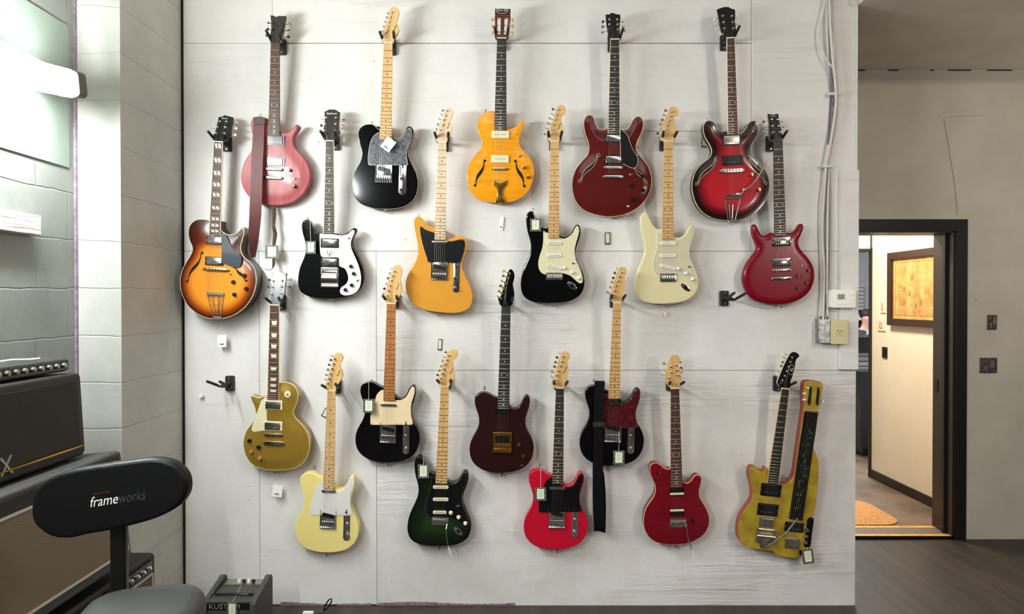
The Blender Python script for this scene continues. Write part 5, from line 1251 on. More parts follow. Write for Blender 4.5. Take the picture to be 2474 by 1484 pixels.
# ------------------------------------------------------------ price tags
price_tag(657, 609, -.06, .066, .066, 'framed price tag on the dark cord under the faded red guitar', string=(660, 590))
price_tag(751, 598, -.098, .048, .062, 'framed price tag on the upper horn of the black guitar with white pickguard', string=(749, 532, -.088))
price_tag(938, 349, -.105, .052, .062, 'plain white tag turned like a diamond on the black pearl guitar', 'plain', string=(900, 300, -.09), rot=radians(38))
price_tag(1294, 544, -.098, .055, .062, 'framed price tag on the upper horn of the black and cream double cutaway', string=(1289, 515, -.088))
price_tag(891, 981, -.098, .054, .068, 'framed price tag on the black guitar with plain cream pickguard', string=(891, 922, -.088))
price_tag(1023, 1139, -.098, .055, .070, 'framed price tag on the horn of the green burst guitar', string=(1024, 1106, -.088))
price_tag(1306, 1194, -.098, .056, .066, 'framed price tag on the raspberry red guitar', string=(1306, 1126, -.088))
price_tag(1495, 1106, -.085, .056, .070, 'framed price tag hanging from the bridge of the black strapped guitar', string=(1496, 1043, -.072))
price_tag(1952, 1345, -.085, .054, .072, 'framed price tag at the bottom of the yellow double instrument', string=(1950, 1322, -.07), rot=radians(-8))
price_tag(536, 824, -.04, .044, .060, 'plain white tag hanging below the sunburst archtop', 'plain', string=(536, 772, -.05))
price_tag(670, 1186, -.03, .050, .062, 'plain white tag hanging below the gold guitar', 'plain', string=(666, 1140, -.035), rot=radians(8))
price_tag(1211, 540, -.008, .022, .068, 'narrow tag hanging below the amber f-hole guitar', 'plain', string=(1213, 505, -.03), rot=radians(6))
price_tag(1468, 576, -.006, .026, .062, 'small framed tag against the wall below the dark cherry guitar', 'framed', string=(1462, 545, -.01))
price_tag(1063, 833, -.004, .020, .058, 'small dark label stuck on the wall above the green guitar headstock', 'framed', rot=radians(3), name='wall_label')
price_tag(1702, 344, -.010, .030, .050, 'dark framed tag showing behind the left horn of the red burst guitar', 'framed', string=(1704, 310, -.02))
price_tag(787, 998, -.03, .028, .05, 'dark tag peeking out behind the neck of the butter-cream guitar', 'framed', rot=radians(30), string=(792, 972, -.05))
tg = price_tag(1607, 760, -.01, .012, .02, 'tiny white tag end hanging below the all cream guitar', 'plain', string=(1607, 740, -.03))

# ------------------------------------------------------------ straps and cords
def pth(L): return [P(x, y, yy) for x, y, yy in L]
t = thing('guitar_strap', P(626, 285, -.07), 'brown leather strap hanging from the upper horn of the faded red guitar', 'strap'); o0 = t.location.copy()
pp = pth([(626, 285, -.075), (626, 295, -.098), (624, 340, -.104), (621, 400, -.106), (619, 460, -.106), (617, 520, -.104), (613, 570, -.100), (611, 605, -.094), (612, 622, -.085)])
pp = [p - o0 for p in pp]; tw = [0, 0, 0, .05, .12, .35, .75, 1.1, 1.25]; wd = [.05, .056, .056, .056, .056, .055, .052, .046, .03]
def fine(L, k=6):
    out = []
    for i in range(len(L) - 1):
        for j in range(k): out.append(L[i] * (1 - j / k) + L[i + 1] * (j / k))
    return out + [L[-1]]
pp = fine(pp); tw = fine(tw); wd = fine(wd)
MB().ribbon(pp, wd, .003, lambda i: (cos(tw[i]), sin(tw[i]), 0)).build('strap_band', M['leather'], t)
e = P(626, 292, -.103) - o0; MB().prism(rrect(.058, .036, .006), -.002, .002, .001, 2, Matrix.Rotation(radians(90), 4, 'X')).build('strap_end', M['leather_dark'], t, e)
for dx in (-9, 9): q = P(626 + dx, 297, -.106) - o0; MB().ball(q, .0035, 10, 6).build('rivet', M['nickel'], t)
t = thing('guitar_strap', P(1460, 925, -.07), 'wide black webbing strap hanging down the front of the black guitar', 'strap'); o0 = t.location.copy()
pp = pth([(1449, 921, -.05), (1449, 925, -.088), (1447, 960, -.092), (1446, 1020, -.094), (1445, 1080, -.094), (1444, 1130, -.092), (1444, 1200, -.088), (1446, 1240, -.082), (1449, 1272, -.07), (1449, 1283, -.055)])
pp = [p - o0 for p in pp]; MB().ribbon(pp, [.05, .05, .05, .05, .05, .049, .050, .054, .058, .058], .003, lambda i: (1, .0, 0)).build('strap_band', M['webbing'], t, smooth=False)
pp = pth([(1449, 1284, -.055), (1451, 1272, -.04), (1454, 1230, -.03), (1455, 1190, -.032), (1453, 1150, -.034), (1449, 1132, -.036)])
pp = fine([p - o0 for p in pp]); MB().ribbon(pp, fine([.058, .052, .042, .034, .03, .026]), .003, lambda i: (1, .15, 0)).build('strap_tail', M['webbing'], t)
q = P(1446, 1026, -.0985) - o0; MB().box(q, (.056, .004, .024)).build('buckle', M['black_matte'], t)
t = thing('hanging_cord', P(662, 500, -.04), 'dark knotted cord dangling below the faded red guitar', 'cord'); o0 = t.location.copy()
M['dark_cord'] = noisy(mat('dark_cord', rgb(46, 36, 28), .6), rgb(30, 26, 20), rgb(92, 70, 52), (1, 1, 1), 60, 3)
pp = [p - o0 for p in pth([(663, 500, -.035), (662, 520, -.05), (661, 545, -.05), (665, 565, -.052), (662, 590, -.05), (661, 620, -.05), (661, 640, -.048), (659, 648, -.046)])]
MB().tube(pp, [.011, .014, .010, .015, .011, .009, .009, .004], 8, .7).tube([pp[-1], P(650, 654, -.04) - o0, P(640, 650, -.03) - o0], .0015, 6).build('cord_body', M['dark_cord'], t)

# ------------------------------------------------------------ fluorescent fitting on the left wall
tl = P(196, 203, -.80); T0 = PX(196, 202, -1.735); 
T0 = Vector((-1.70, -.80, 2.385)); T1 = Vector((-1.70, -2.01, 2.19)); d = (T1 - T0).normalized()
t = thing('fluorescent_light', T0, 'twin tube fluorescent light glowing on the left wall', 'light'); rot = Vector((0, -1, 0)).rotation_difference(d).to_matrix().to_4x4()
M['tube'] = mat('glowing_tube', rgb(255, 255, 255), .5, emit=((.94, 1.0, 1.0, 1), 185.0)); M['fit'] = mat('light_fitting', rgb(190, 182, 166), .4)
L_ = (T1 - T0).length; M['cap_tan'] = mat('tan_end_cap', rgb(92, 85, 74), .6)
MB().box((-.050, -L_ / 2, 0), (.012, L_, .095), None).box((-.09, -L_ / 2, 0), (.07, L_, .05), None).build('housing', M['white'], t)
for z in (-.034, .034): MB().tube([rot @ Vector((0, -.035, z)), rot @ Vector((0, -L_ + .02, z))], .019, 14).build('tube', M['tube'], t)
MB().prism(rrect(.085, .100, .02), 0, .050, .006, 2, Matrix.Translation((-.012, .020, 0)) @ Matrix.Rotation(radians(90), 4, 'X')).build('end_cap', M['cap_tan'], t)
t.children[0].rotation_euler = rot.to_euler()
# copy of the fitting, added beside the photographer as extra fill, never in view
t2 = t.copy(); COL.objects.link(t2); t2.location = (-1.70, -2.9, 2.33); t2['label'] = 'added twin tube fill light further along the left wall, out of the frame'
for ch in list(t.children):
    q = ch.copy(); COL.objects.link(q); q.parent = t2


# ------------------------------------------------------------ wooden rail on the left wall
p1 = PX(97, 524, -1.825)
r_ = bx(-1.859, -1.822, -2.9, p1.y, p1.z - .070, p1.z + .004).build('wall_rail', M['ply_rough'], None, smooth=False); tag(r_, 'rough white painted timber rail fixed to the left block wall', 'wall rail')

# ------------------------------------------------------------ wiring, thermostat, outlet
M['cable'] = mat('white_cable', rgb(206, 200, 190), .5); M['conduit'] = mat('flex_conduit', rgb(176, 172, 166), .4, .3)
def cable(L, r, label, m='cable', nm='electrical_cable'):
    c = [P(x, y, yy) for x, y, yy in L]; out = []
    for i in range(len(c) - 1):
        a, b, d0, e = c[max(i - 1, 0)], c[i], c[i + 1], c[min(i + 2, len(c) - 1)]
        for j in range(6):
            t_ = j / 6; out.append(.5 * ((2 * b) + (d0 - a) * t_ + (2 * a - 5 * b + 4 * d0 - e) * t_ * t_ + (3 * b - a - 3 * d0 + e) * t_ ** 3))
    out.append(c[-1]); o = MB().tube(out, r, 8).build(nm, M[m], None); return tag(o, label, 'cable', 'wiring on the right of the wall')
cable([(2003, -60, -.03), (2005, 40, -.035), (2012, 140, -.04), (2020, 230, -.035), (2014, 300, -.03), (2002, 370, -.028), (1996, 400, -.025), (1990, 480, -.02), (1986, 560, -.018), (1990, 640, -.018), (1990, 700, -.018), (1988, 778, -.024)], .007, 'thick white cable running down to the outlet box')
cable([(2013, -60, -.015), (2014, 60, -.018), (2019, 150, -.02), (2024, 240, -.02), (2019, 310, -.018), (2008, 375, -.018), (2003, 405, -.016), (2000, 500, -.015), (1999, 600, -.015), (1998, 700, -.015), (2000, 778, -.02)], .006, 'white cable nearest the wall board, running beside the thick one')
cable([(1998, -60, -.02), (1990, 20, -.022), (1982, 60, -.025), (1982, 100, -.03), (1995, 140, -.035), (2014, 166, -.038)], .004, 'thin white cable bulging out to the left at the top')
cable([(1997, 398, -.016), (1987, 450, -.014), (1981, 520, -.012), (1982, 600, -.012), (1984, 690, -.012), (1980, 775, -.018)], .005, 'leftmost slim cable in the lower half of the bundle')
cable([(2004, 408, -.012), (2006, 480, -.010), (2006, 580, -.010), (2004, 660, -.010), (2004, 720, -.016), (1996, 776, -.02)], .0045, 'rightmost slim cable passing left of the thermostat', 'conduit')
mb = MB(); 
for (x, y) in ((2014, 228), (1997, 403)): mb.box(P(x, y, -.02), (.05, .030, .012))
tag(mb.build('cable_strap', M['cable'], None), 'white cable straps holding the wiring bundle', 'cable strap')
q = P(2032, 722, -.02); t = thing('thermostat', q, 'white wall thermostat with small grey screen', 'thermostat')
RX = Matrix.Rotation(radians(90), 4, 'X')
MB().prism(rrect(.128, .094, .012), 0, .028, .006, 2, RX).build('body', M['white_th'] if 'white_th' in M else M['white'], t)
s_ = MB().box((-.014, -.029, .010), (.036, .003, .028)).build('screen_bezel', M['fit'], t); M['lcd'] = mat('lcd', rgb(92, 98, 84), .2)
MB().box((-.014, -.0312, .010), (.028, .002, .021)).build('screen', M['lcd'], t)
for x in (-.020, .006): MB().prism(rrect(.018, .006, .0025), .027, .030, .001, 2, Matrix.Translation((x, 0, -.026)) @ RX).build('button', M['white'], t)
for z in (.018, -.004): MB().prism(rrect(.005, .007, .002), .027, .0295, .001, 2, Matrix.Translation((.046, 0, z)) @ RX).build('button', M['fit'], t)
q = P(1991, 800, -.02); t = thing('junction_box', q, 'galvanised metal junction box under the cables', 'electrical box')
M['galv'] = noisy(mat('galvanised', rgb(150, 152, 150), .35, .8), rgb(120, 122, 120), rgb(178, 180, 178), (1, 1, 1), 40, 3)
MB().box((0, 0, 0), (.072, .045, .118)).build('box', M['galv'], t)
for x in (-.02, .012): MB().tube([(x, 0, .058), (x, 0, .074)], .009, 10).build('connector', M['steel'], t)
q = P(2027, 802, -.045); t = thing('outlet', q, 'ivory power outlet on the junction box', 'outlet'); M['ivory_old'] = mat('aged_ivory', rgb(206, 194, 146), .4)
MB().box((0, .02, 0), (.074, .045, .110)).prism(rrect(.084, .122, .006), 0, .006, .002, 2, RX).build('cover_plate', M['ivory_old'], t)
s_ = MB().prism(circ(.020, 24), .005, .009, .001, 2, RX).build('socket', M['ivory_old'], t)
MB().box((-.008, -.0092, .004), (.004, .001, .009)).box((.008, -.0092, .004), (.004, .001, .009)).prism(circ(.003, 8, 0, -.010), .0085, .0095, 0, 2, RX).build('socket_slots', M['black'], s_)
# knob-like plug on the left
q = P(486, 957, -.012); o = MB().tube([(0, .012, 0), (0, -.004, 0)], .006, 10).prism(rrect(.024, .016, .004), .0, .012, .003, 2, Matrix.Rotation(radians(90), 4, 'X')).build('wall_hook', M['white'], None, q); tag(o, 'small white plastic knob on the wall at lower left', 'wall hook')

# ------------------------------------------------------------ right wall boxes, hall things
M['void'] = noisy(mat('open_box', rgb(40, 38, 32), .7), rgb(20, 18, 16), rgb(96, 90, 76), (1, 1, 1), 50, 3)
for (x, y, w_, h_, lb) in ((2397, 779, .058, .095, 'open outlet hole in the grey wall, the upper one'), (2388, 883, .108, .098, 'open double outlet hole in the grey wall, the lower one')):
    q = P(x, y, YB - .003); t = thing('outlet_box', q, lb, 'electrical box')
    MB().box((0, 0, 0), (w_, .006, h_)).build('box', M['void'], t)
    MB().box((w_ * .2, -.004, h_ * .1), (w_ * .22, .003, h_ * .5)).box((-w_ * .22, -.004, -h_ * .2), (w_ * .2, .003, h_ * .3)).build('bracket', M['galv'], t)
# framed map or poster on hall wall, hung flat on the plane x = 3.10
pa = PX(2152, 612, 3.09); pb = PX(2155, 786, 3.09); y0 = 1.28; y1 = pa.y; z0 = pb.z; z1 = pa.z
t = thing('framed_poster', (3.09, y1, z0), 'dark framed antique printed poster on the hall wall', 'picture')
M['frame_dark'] = mat('poster_frame', rgb(58, 40, 28), .4)
M['poster'] = noisy(mat('poster_paper', rgb(206, 164, 98), .6), rgb(186, 140, 78), rgb(214, 176, 112), (1, 1, 1), 12, 4)
M['print'] = mat('poster_print', rgb(160, 120, 70), .7)
H = z1 - z0; W = y1 - y0; f_ = .055
mb = MB(); bx(-.03, .01, -W, 0, 0, f_, mb); bx(-.03, .01, -W, 0, H - f_, H, mb); bx(-.03, .01, -f_, 0, f_, H - f_, mb); bx(-.03, .01, -W, -W + f_, f_, H - f_, mb)
mb.build('frame', M['frame_dark'], t, smooth=False); pp_ = bx(-.008, .008, -W + f_, -f_, f_, H - f_).build('print', M['poster'], t, smooth=False)
mb = MB(); rr = random.Random(9); yy0, yy1, zz0, zz1 = -W + f_ + .03, -f_ - .03, f_ + .03, H - f_ - .03
for a in (yy0, yy1): bx(-.0095, -.008, a - .002, a + .002, zz0, zz1, mb)
for a in (zz0, zz1): bx(-.0095, -.008, yy0, yy1, a - .002, a + .002, mb)
for i in range(4):
    for j in range(7):
        ya = yy0 + (yy1 - yy0) * (i + .12) / 4; yb_ = yy0 + (yy1 - yy0) * (i + .88) / 4; za = zz0 + (zz1 - zz0) * (j + .15) / 7
        for k in range(5): bx(-.0093, -.008, ya, yb_ - rr.random() * .04, za + k * .011, za + k * .011 + .0016, mb)
for i in range(7): 
    yc = rr.uniform(yy0 + .05, yy1 - .05); zc = rr.uniform(zz0 + .05, zz1 - .05); mb.box((-.0096, yc, zc), (.001, .03, .035))
mb.build('printed_text', M['print'], pp_, smooth=False)
def plate(x, y, h, w_, m, lb, nm='light_switch', cat='switch'):
    q = PX(x, y, 3.10); t = thing(nm, q, lb, cat); MB().box((-.005, 0, 0), (.01, w_, h)).build('cover_plate', m, t)
    MB().box((-.012, 0, 0), (.008, w_ * .4, h * .5)).build('rocker', M['fit'] if m is not M['black'] else M['black_matte'], t)
M['plate'] = mat('switch_plate', rgb(232, 222, 204), .35)
plate(2135, 740, .11, .075, M['plate'], 'pale light switch nearest the poster frame, the upper one'); plate(2131, 785, .10, .12, M['plate'], 'pale double light switch below the single one'); plate(2139, 852, .09, .07, M['black'], 'black wall plate low on the hall wall', 'wall_plate', 'wall plate')
# rug in the hall
M['rug'] = noisy(mat('tan_rug', rgb(196, 142, 84), .9), rgb(170, 118, 66), rgb(206, 156, 100), (1, 1, 1), 60, 4, bump=.4, bdist=.003)
o = MB().prism(rrect(1.0, .62, .16, 8, 2.175, 1.51), .02, .028, .004).build('rug', M['rug'], None); tag(o, 'tan rug with a rounded corner in the hall behind the doorway', 'rug')
# shop beyond: counter, cabinet, slat wall, chair, person
M['slat'] = mat('slatwall_white', rgb(216, 214, 210), .5); M['line'] = mat('slat_groove', rgb(30, 28, 28), .8); M['counter'] = mat('counter_black', rgb(26, 23, 22), .35)
def at(px, d): return (px - CX) * d / F
def zat(py, d): return 1.543 + (727 - py) * d / F
d = 11.55; t = thing('slatwall', (at(2079, d), d - 3.55, 0), 'white slatwall display panel on the far shop wall', 'display panel')
bx(-.75, at(2087, d) - at(2079, d), 0, .03, .02, zat(688, d)).build('panel', M['slat'], t, smooth=False); mb = MB()
for i in range(8): zz = zat(695 + i * 9.2, d); bx(-.75, at(2087, d) - at(2079, d) - .002, -.003, .0, zz - .004, zz + .004, mb)
mb.build('grooves', M['line'], t, smooth=False)
d = 8.0; t = thing('shop_counter', (3.7, d - 3.55, 0), 'black topped sales counter with white slatted front in the far shop', 'counter')
bx(-1.4, .9, 0, .6, zat(853, d), zat(815, d)).build('counter_top', M['counter'], t, smooth=False); bx(-1.35, .85, .05, .55, .02, zat(853, d)).build('counter_front', M['slat'], t, smooth=False)
mb = MB()
for i in range(8): zz = zat(862 + i * 12, d); bx(-1.35, .85, .045, .05, zz - .004, zz + .004, mb)
mb.build('front_grooves', M['line'], t, smooth=False)
bx(-.25, .30, .2, .5, zat(815, d), zat(806, d)).build('desk_tray', M['counter'], t, smooth=False)
d = 6.85; t = thing('display_cabinet', (at(2080, d), d - 3.55, 0), 'dark brown cabinet standing past the end of the hall wall', 'cabinet')
bx(0, .6, 0, .3, .10, zat(903, d)).build('body', M['counter'], t, smooth=False); bx(.05, .55, .05, .25, .02, .10).build('plinth', M['black'], t, smooth=False)
bx(-.004, .6, -.012, .3, zat(903, d), zat(903, d) + .02).build('cabinet_top', M['counter'], t, smooth=False)
d = 7.4; t = thing('merchandise_rack', (at(2074, d), d - 3.55, 0), 'small rack of red and white packets in the far shop', 'rack')
bx(-.35, .03, .02, .06, .02, zat(905, d)).build('rack_board', M['counter'], t, smooth=False); M['redpk'] = mat('red_packet', rgb(168, 52, 56), .5); M['wpk'] = mat('white_packet', rgb(196, 190, 186), .5)
bx(-.35, .035, -.04, .02, zat(985, d), zat(978, d)).build('shelf', M['slat'], t, smooth=False)
for i in range(5):
    for j in range(3): MB().box((-.10 + j * .055, 0, zat(915 + i * 13, d)), (.045, .03, .045)).build('packet', M['redpk' if (i + j) % 2 else 'wpk'], t, smooth=False)
d = 10.4; t = thing('desk_chair', (at(2076, d), d - 3.55, .02), 'black round-backed chair behind the shop counter', 'chair')
MB().prism(circ(.10, 24, 0, 0, 1.1), 0, .05, .01, 2, Matrix.Translation((0, 0, zat(770, d))) @ RX).build('backrest', M['black'], t)
MB().prism(circ(.045, 24), .05, .055, .001, 2, Matrix.Translation((-.02, 0, zat(770, d))) @ RX).build('round_emblem', M['slat'], t)
MB().tube([(0, 0, .1), (0, 0, zat(775, d))], .025, 8).build('column', M['black'], t); MB().prism(circ(.22, 20), .9, .97, .02).build('seat', M['black'], t, (0, -.2, 0)); MB().prism(circ(.25, 5), .0, .05, .01).build('base', M['black'], t)
d = 11.1; o = bx(at(2071, d) - .3, at(2085, d), d - 3.55, d - 3.25, .02, zat(761, d)).build('storage_cabinet', mat('tan_box', rgb(196, 152, 96), .6), None, smooth=False); tag(o, 'tan cabinet standing below the far slatwall', 'cabinet')
d = 9.6; ps = thing('person', (at(2094, d), d - 3.55, .02), 'person in a dark top over a pale striped shirt behind the shop counter', 'person')
z0 = zat(772, d) - .02
def skin(nm, V, E, R, m, par):
    me = bpy.data.meshes.new(nm); me.from_pydata(V, E, []); o = bpy.data.objects.new(nm, me); COL.objects.link(o); o.parent = par
    o.modifiers.new('s', 'SKIN'); 
    for i, r in enumerate(R): me.skin_vertices[0].data[i].radius = (r, r * .85)
    me.skin_vertices[0].data[0].use_root = True; o.modifiers.new('d', 'SUBSURF').levels = 2; o.modifiers['d'].render_levels = 2; me.materials.append(m)
    return o
M['skin'] = mat('skin', rgb(206, 156, 134), .5); M['shirt'] = mat('dark_top', rgb(52, 54, 60), .8); M['stripe'] = mat('striped_shirt', rgb(176, 184, 196), .8); M['hair'] = mat('hair', rgb(40, 30, 26), .7); M['jeans'] = mat('jeans', rgb(44, 50, 64), .8)
hz = z0
V = [(0, 0, .95), (0, 0, 1.12), (0, 0, hz - .20), (0, -.01, hz - .10), (0, -.02, hz), (0, -.03, hz + .07), (-.18, 0, hz - .24), (-.26, -.06, hz - .46), (-.20, -.30, hz - .52), (.18, 0, hz - .24), (.26, -.06, hz - .46), (.20, -.30, hz - .52), (-.1, 0, .92), (-.12, -.05, .5), (-.12, 0, .03), (.1, 0, .92), (.12, -.05, .5), (.12, 0, .03), (-.18, -.38, hz - .51), (.18, -.38, hz - .51)]
E = [(0, 1), (1, 2), (2, 3), (3, 4), (4, 5), (2, 6), (6, 7), (7, 8), (2, 9), (9, 10), (10, 11), (0, 12), (12, 13), (13, 14), (0, 15), (15, 16), (16, 17), (8, 18), (11, 19)]
R = [.14, .14, .13, .055, .085, .075, .07, .05, .035, .07, .05, .035, .1, .07, .05, .1, .07, .05, .035, .035]
bd = skin('body', V, E, R, M['skin'], ps)
skin('dark_top', [V[0], V[1], V[2], V[6], V[7]], [(0, 1), (1, 2), (2, 3), (3, 4)], [.155, .155, .145, .085, .065], M['shirt'], ps)
skin('striped_shirt', [(.04, -.02, .95), (.05, -.03, 1.12), (.05, -.03, hz - .22), V[9], V[10]], [(0, 1), (1, 2), (2, 3), (3, 4)], [.15, .15, .13, .08, .062], M['stripe'], ps)
skin('trousers', [V[0], V[12], V[13], V[14], V[15], V[16], V[17]], [(0, 1), (1, 2), (2, 3), (0, 4), (4, 5), (5, 6)], [.15, .11, .08, .06, .11, .08, .06], M['jeans'], ps)
MB().ball((0, .01, hz + .07), .088, 16, 10, (1, 1.05, .85)).build('hair', M['hair'], ps)

# ------------------------------------------------------------ amplifiers on the left
M['tolex'] = noisy(mat('black_tolex', rgb(26, 26, 25), .55), rgb(18, 18, 18), rgb(34, 33, 31), (1, 1, 1), 300, 2, bump=.3, bdist=.0006)
M['tolex_grey'] = noisy(mat('grey_tolex', rgb(62, 62, 60), .6), rgb(48, 48, 47), rgb(72, 72, 69), (1, 1, 1), 250, 2, bump=.3, bdist=.0006)
def grille(name, c1, c2, k=1.0):
    m = mat(name, c1, .75); N, L, b = nodes(m); tc = N.new('ShaderNodeTexCoord'); out = []
    mp = N.new('ShaderNodeMapping'); mp.inputs['Scale'].default_value = (1, 55 * k, 170 * k); L.new(tc.outputs['Object'], mp.inputs['Vector'])
    ck = N.new('ShaderNodeTexChecker'); ck.inputs['Scale'].default_value = 2.0; ck.inputs['Color1'].default_value = c1; ck.inputs['Color2'].default_value = c2
    L.new(mp.outputs[0], ck.inputs['Vector']); L.new(ck.outputs['Color'], b.inputs['Base Color']); return m
M['grille'] = grille('silver_grille', rgb(132, 118, 94), rgb(92, 81, 62))
M['grille2'] = grille('grey_grille', rgb(112, 102, 90), rgb(74, 66, 56), 1.3)
M['grille_dark'] = noisy(mat('dark_grille', rgb(34, 30, 24), .8), rgb(24, 22, 18), rgb(46, 40, 32), (1, 1, 1), 400, 1)
def amp(label, Xf, y1, W, z0, H, D, tolex, gr, lean=0.0, panel=0.07, knobs=6, trim=True, name='guitar_amplifier', klo=.04, grtop=None, cat='amplifier', knobm='chrome', feet=0.0):
    """cabinet facing +x; far end at y1, running back toward the viewer; leaning back by lean"""
    t = thing(name, (Xf, y1, z0), label, cat); ca, sa = cos(lean), sin(lean)
    t.rotation_euler = (0, -lean, 0)
    mb = MB().prism(rrect(W, H, .018, 4), -D, 0.0, .0, 2)  # placeholder shape in local axes: x across, y up, z out
    mx = Matrix(((0, 0, 1, 0), (-1, 0, 0, -W / 2), (0, 1, 0, H / 2), (0, 0, 0, 1)))
    mb = MB().prism(rrect(W, H, .022, 4), -D, 0.0, .012, 3, mx); mb.build('cabinet', M[tolex], t)
    pb = panel
    g0 = .045; gt = H - .03 - pb
    gw = bx(0.001, .006, -W + .04, -.04, g0, gt).build('speaker_grille', M[gr], t, smooth=False)
    if trim:
        mb = MB()
        for z in (g0, gt): bx(.001, .010, -W + .036, -.036, z - .004, z + .004, mb)
        for y in (-W + .038, -.038): bx(.001, .010, y - .004, y + .004, g0, gt, mb)
        mb.build('grille_piping', M['fit'], gw, smooth=False)
    if panel:
        cp = bx(.001, .008, -W + .04, -.04, gt + .012, H - .022).build('control_panel', M['black'], t, smooth=False)
        zc = (gt + .012 + H - .022) / 2
        for i in range(knobs):
            y = -.075 - i * klo; MB().lathe([(.011, 0), (.010, .010), (.006, .012), (.005, .014)], (0, 0, 0), 14, Matrix.Rotation(radians(90), 4, 'Y')).build('knob', M[knobm], cp, (.008, y, zc))
    if feet:
        for y in (-.05, -W + .05):
            for x in (-.03, -D + .03): MB().tube([(x, y, -feet * (1 if x > -.04 else .45) + .001), (x, y, .004)], .022, 12).build('foot', M['fit'], t)
    return t
a3 = amp('lowest amplifier of the left stack, black with grey grille and bright piping', -1.50, -.60, 1.0, 0.0, .490, .30, 'tolex', 'grille2', 0.0, .050, 15, klo=.045)
a2 = amp('middle amplifier of the left stack with a wide silver-brown woven grille', -1.487, -.80, 1.1, .535, .428, .24, 'tolex_grey', 'grille', .10, .040, 9, klo=.045, feet=.044)
a1 = amp('upper speaker cabinet of the left stack with dark cloth front', -1.615, -.885, .9, .962, .312, .19, 'tolex', 'grille_dark', .06, 0.0, 0, trim=False, name='speaker_cabinet', cat='speaker')
hd = amp('slim amplifier head on top of the left stack', -1.675, -.885, .8, 1.277, .052, .15, 'tolex_grey', 'grille_dark', 0.0, 0.0, 0, trim=False, name='amplifier_head', cat='amplifier')
for ch in list(hd.children):
    if ch.name.startswith(('speaker_grille', 'corner')): bpy.data.objects.remove(ch)
cp = bx(.001, .006, -.78, -.02, .008, .044).build('control_panel', M['black'], hd, smooth=False)
for i in range(10): MB().lathe([(.010, 0), (.009, .010), (.004, .012)], (0, 0, 0), 12, Matrix.Rotation(radians(90), 4, 'Y')).build('knob', M['steel'], cp, (.006, -.05 - i * .042, .026))
# lettering on the cabinets
def side_text(par, txt, size, y, z, m, shear=0.0, x=.008, depth=.002):
    me = text_mesh(txt, size, depth, shear, 'RIGHT'); o = link('logo', me, M[m], par, (x, y, z)); o.rotation_euler = (radians(90), 0, radians(90)); return o
side_text(a1, 'VOX', .085, -.40, .052, 'nickel', 0)
side_text(a2, 'Fender', .05, -.83, .31, 'chrome', .35)
for z in (.036,): bx(.006, .011, -.88, -.03, z, z + .006).build('gold_trim', M['gold'], a1, smooth=False)
# loose cable on the amplifier head
q = [Vector((-1.70, y, z)) for y, z in ((-1.36, 1.335), (-1.25, 1.34), (-1.16, 1.342), (-1.08, 1.336), (-1.02, 1.335))]
o = MB().tube(q, .004, 8).build('loose_cable', M['white'], None); tag(o, 'loose white cable lying on the slim amplifier head', 'cable')
# ------------------------------------------------------------ guitar stool
M['vinyl'] = mat('black_vinyl', rgb(7, 7, 9), .45, spec=.25); M['vinyl_grey'] = mat('grey_vinyl_seat', rgb(46, 48, 48), .55)
dS = 1.78; Yb = -3.55 + dS
t = thing('guitar_stool', (-.9, -1.86, 0), 'black backrest guitar stool in front of the amplifiers', 'stool'); o0 = t.location.copy()
bpts = unpack('207,900 212,820 240,755 290,708 350,675 450,645 600,620 760,597 880,583 950,588 1010,605 1060,645 1092,705 1088,785 1045,850 970,898 880,935 760,968 640,995 520,1015 430,1035 330,1030 262,992 222,950')
loc_ = [P(x / 2.379, 860 + y / 2.379, Yb) for x, y in bpts]; cen = P(272, 1200, Yb)
L2 = [Vector((p.x - cen.x, p.z - cen.z)) for p in loc_]
me = slab(spline(L2, True, .008), .020, -.020, .010, rings=4)
o = link('backrest', me, M['vinyl'], t, cen - o0); o.rotation_euler = (radians(90), 0, 0)
for txt, m, sz, x0, y0, al in (('frame', 'white', .036, 215, 1216, 'LEFT'), ('works', 'worksgrey', .036, 284, 1206, 'LEFT'), ('GATOR', 'redlogo', .013, 222, 1195, 'LEFT')):
    if m == 'worksgrey': M[m] = mat('grey_print', rgb(52, 52, 56), .5)
    if m == 'redlogo': M[m] = mat('red_print', rgb(126, 20, 28), .5)
    me = text_mesh(txt, sz, .0004, .35, al); q = P(x0, y0, Yb - .0205) - cen
    e = link('logo', me, M[m], o, (q.x, q.z, .0206)); e.rotation_euler = (0, 0, radians(8.5))
    if txt == 'frame': e.scale = (.86, 1, 1)
    if txt == 'works': e.scale = (.76, 1, 1)
    if txt == 'GATOR': e.scale = (1, .45, 1)
zs = .797; px_ = (288 - CX) * (dS + .04) / F
MB().prism(rrect(.040, .022, .006), zs - .10, cen.z, .0).build('back_post', M['black'], t, Vector((px_, Yb + .035, 0)) - Vector((o0.x, o0.y, 0)))
MB().box((px_ - o0.x + .0, Yb + .005 - o0.y, zs - .09), (.05, .09, .012)).build('post_bracket', M['black'], t)
cs = Vector((-.868, -1.91, 0)); n = 36
prof0 = [(.10, -.03), (.165, -.028), (.182, -.016), (.19, .006), (.184, .026), (.165, .038), (.11, .046), (.03, .049)]
sp = [(p.x, p.y) for p in spline(rrect(.29, .29, .10, 4), True, .01)]
st = link('seat', slab([Vector(p) * .93 for p in sp], .045, -.03, .03, dome=.006, dw=.08), M['vinyl_grey'], t, cs - Vector((o0.x, o0.y, 0)) + Vector((0, 0, zs - .01)), radians(16))
b0 = cs - Vector((o0.x, o0.y, 0)); MB().tube([b0 + Vector((0, 0, .34)), b0 + Vector((0, 0, zs - .04))], .016, 12).build('column', M['steel'], t)
for k in range(4):
    a = radians(45 + 90 * k); MB().tube([b0 + Vector((0, 0, .36)), b0 + Vector((cos(a) * .23, sin(a) * .23, .012))], .012, 8).build('leg', M['black'], t)
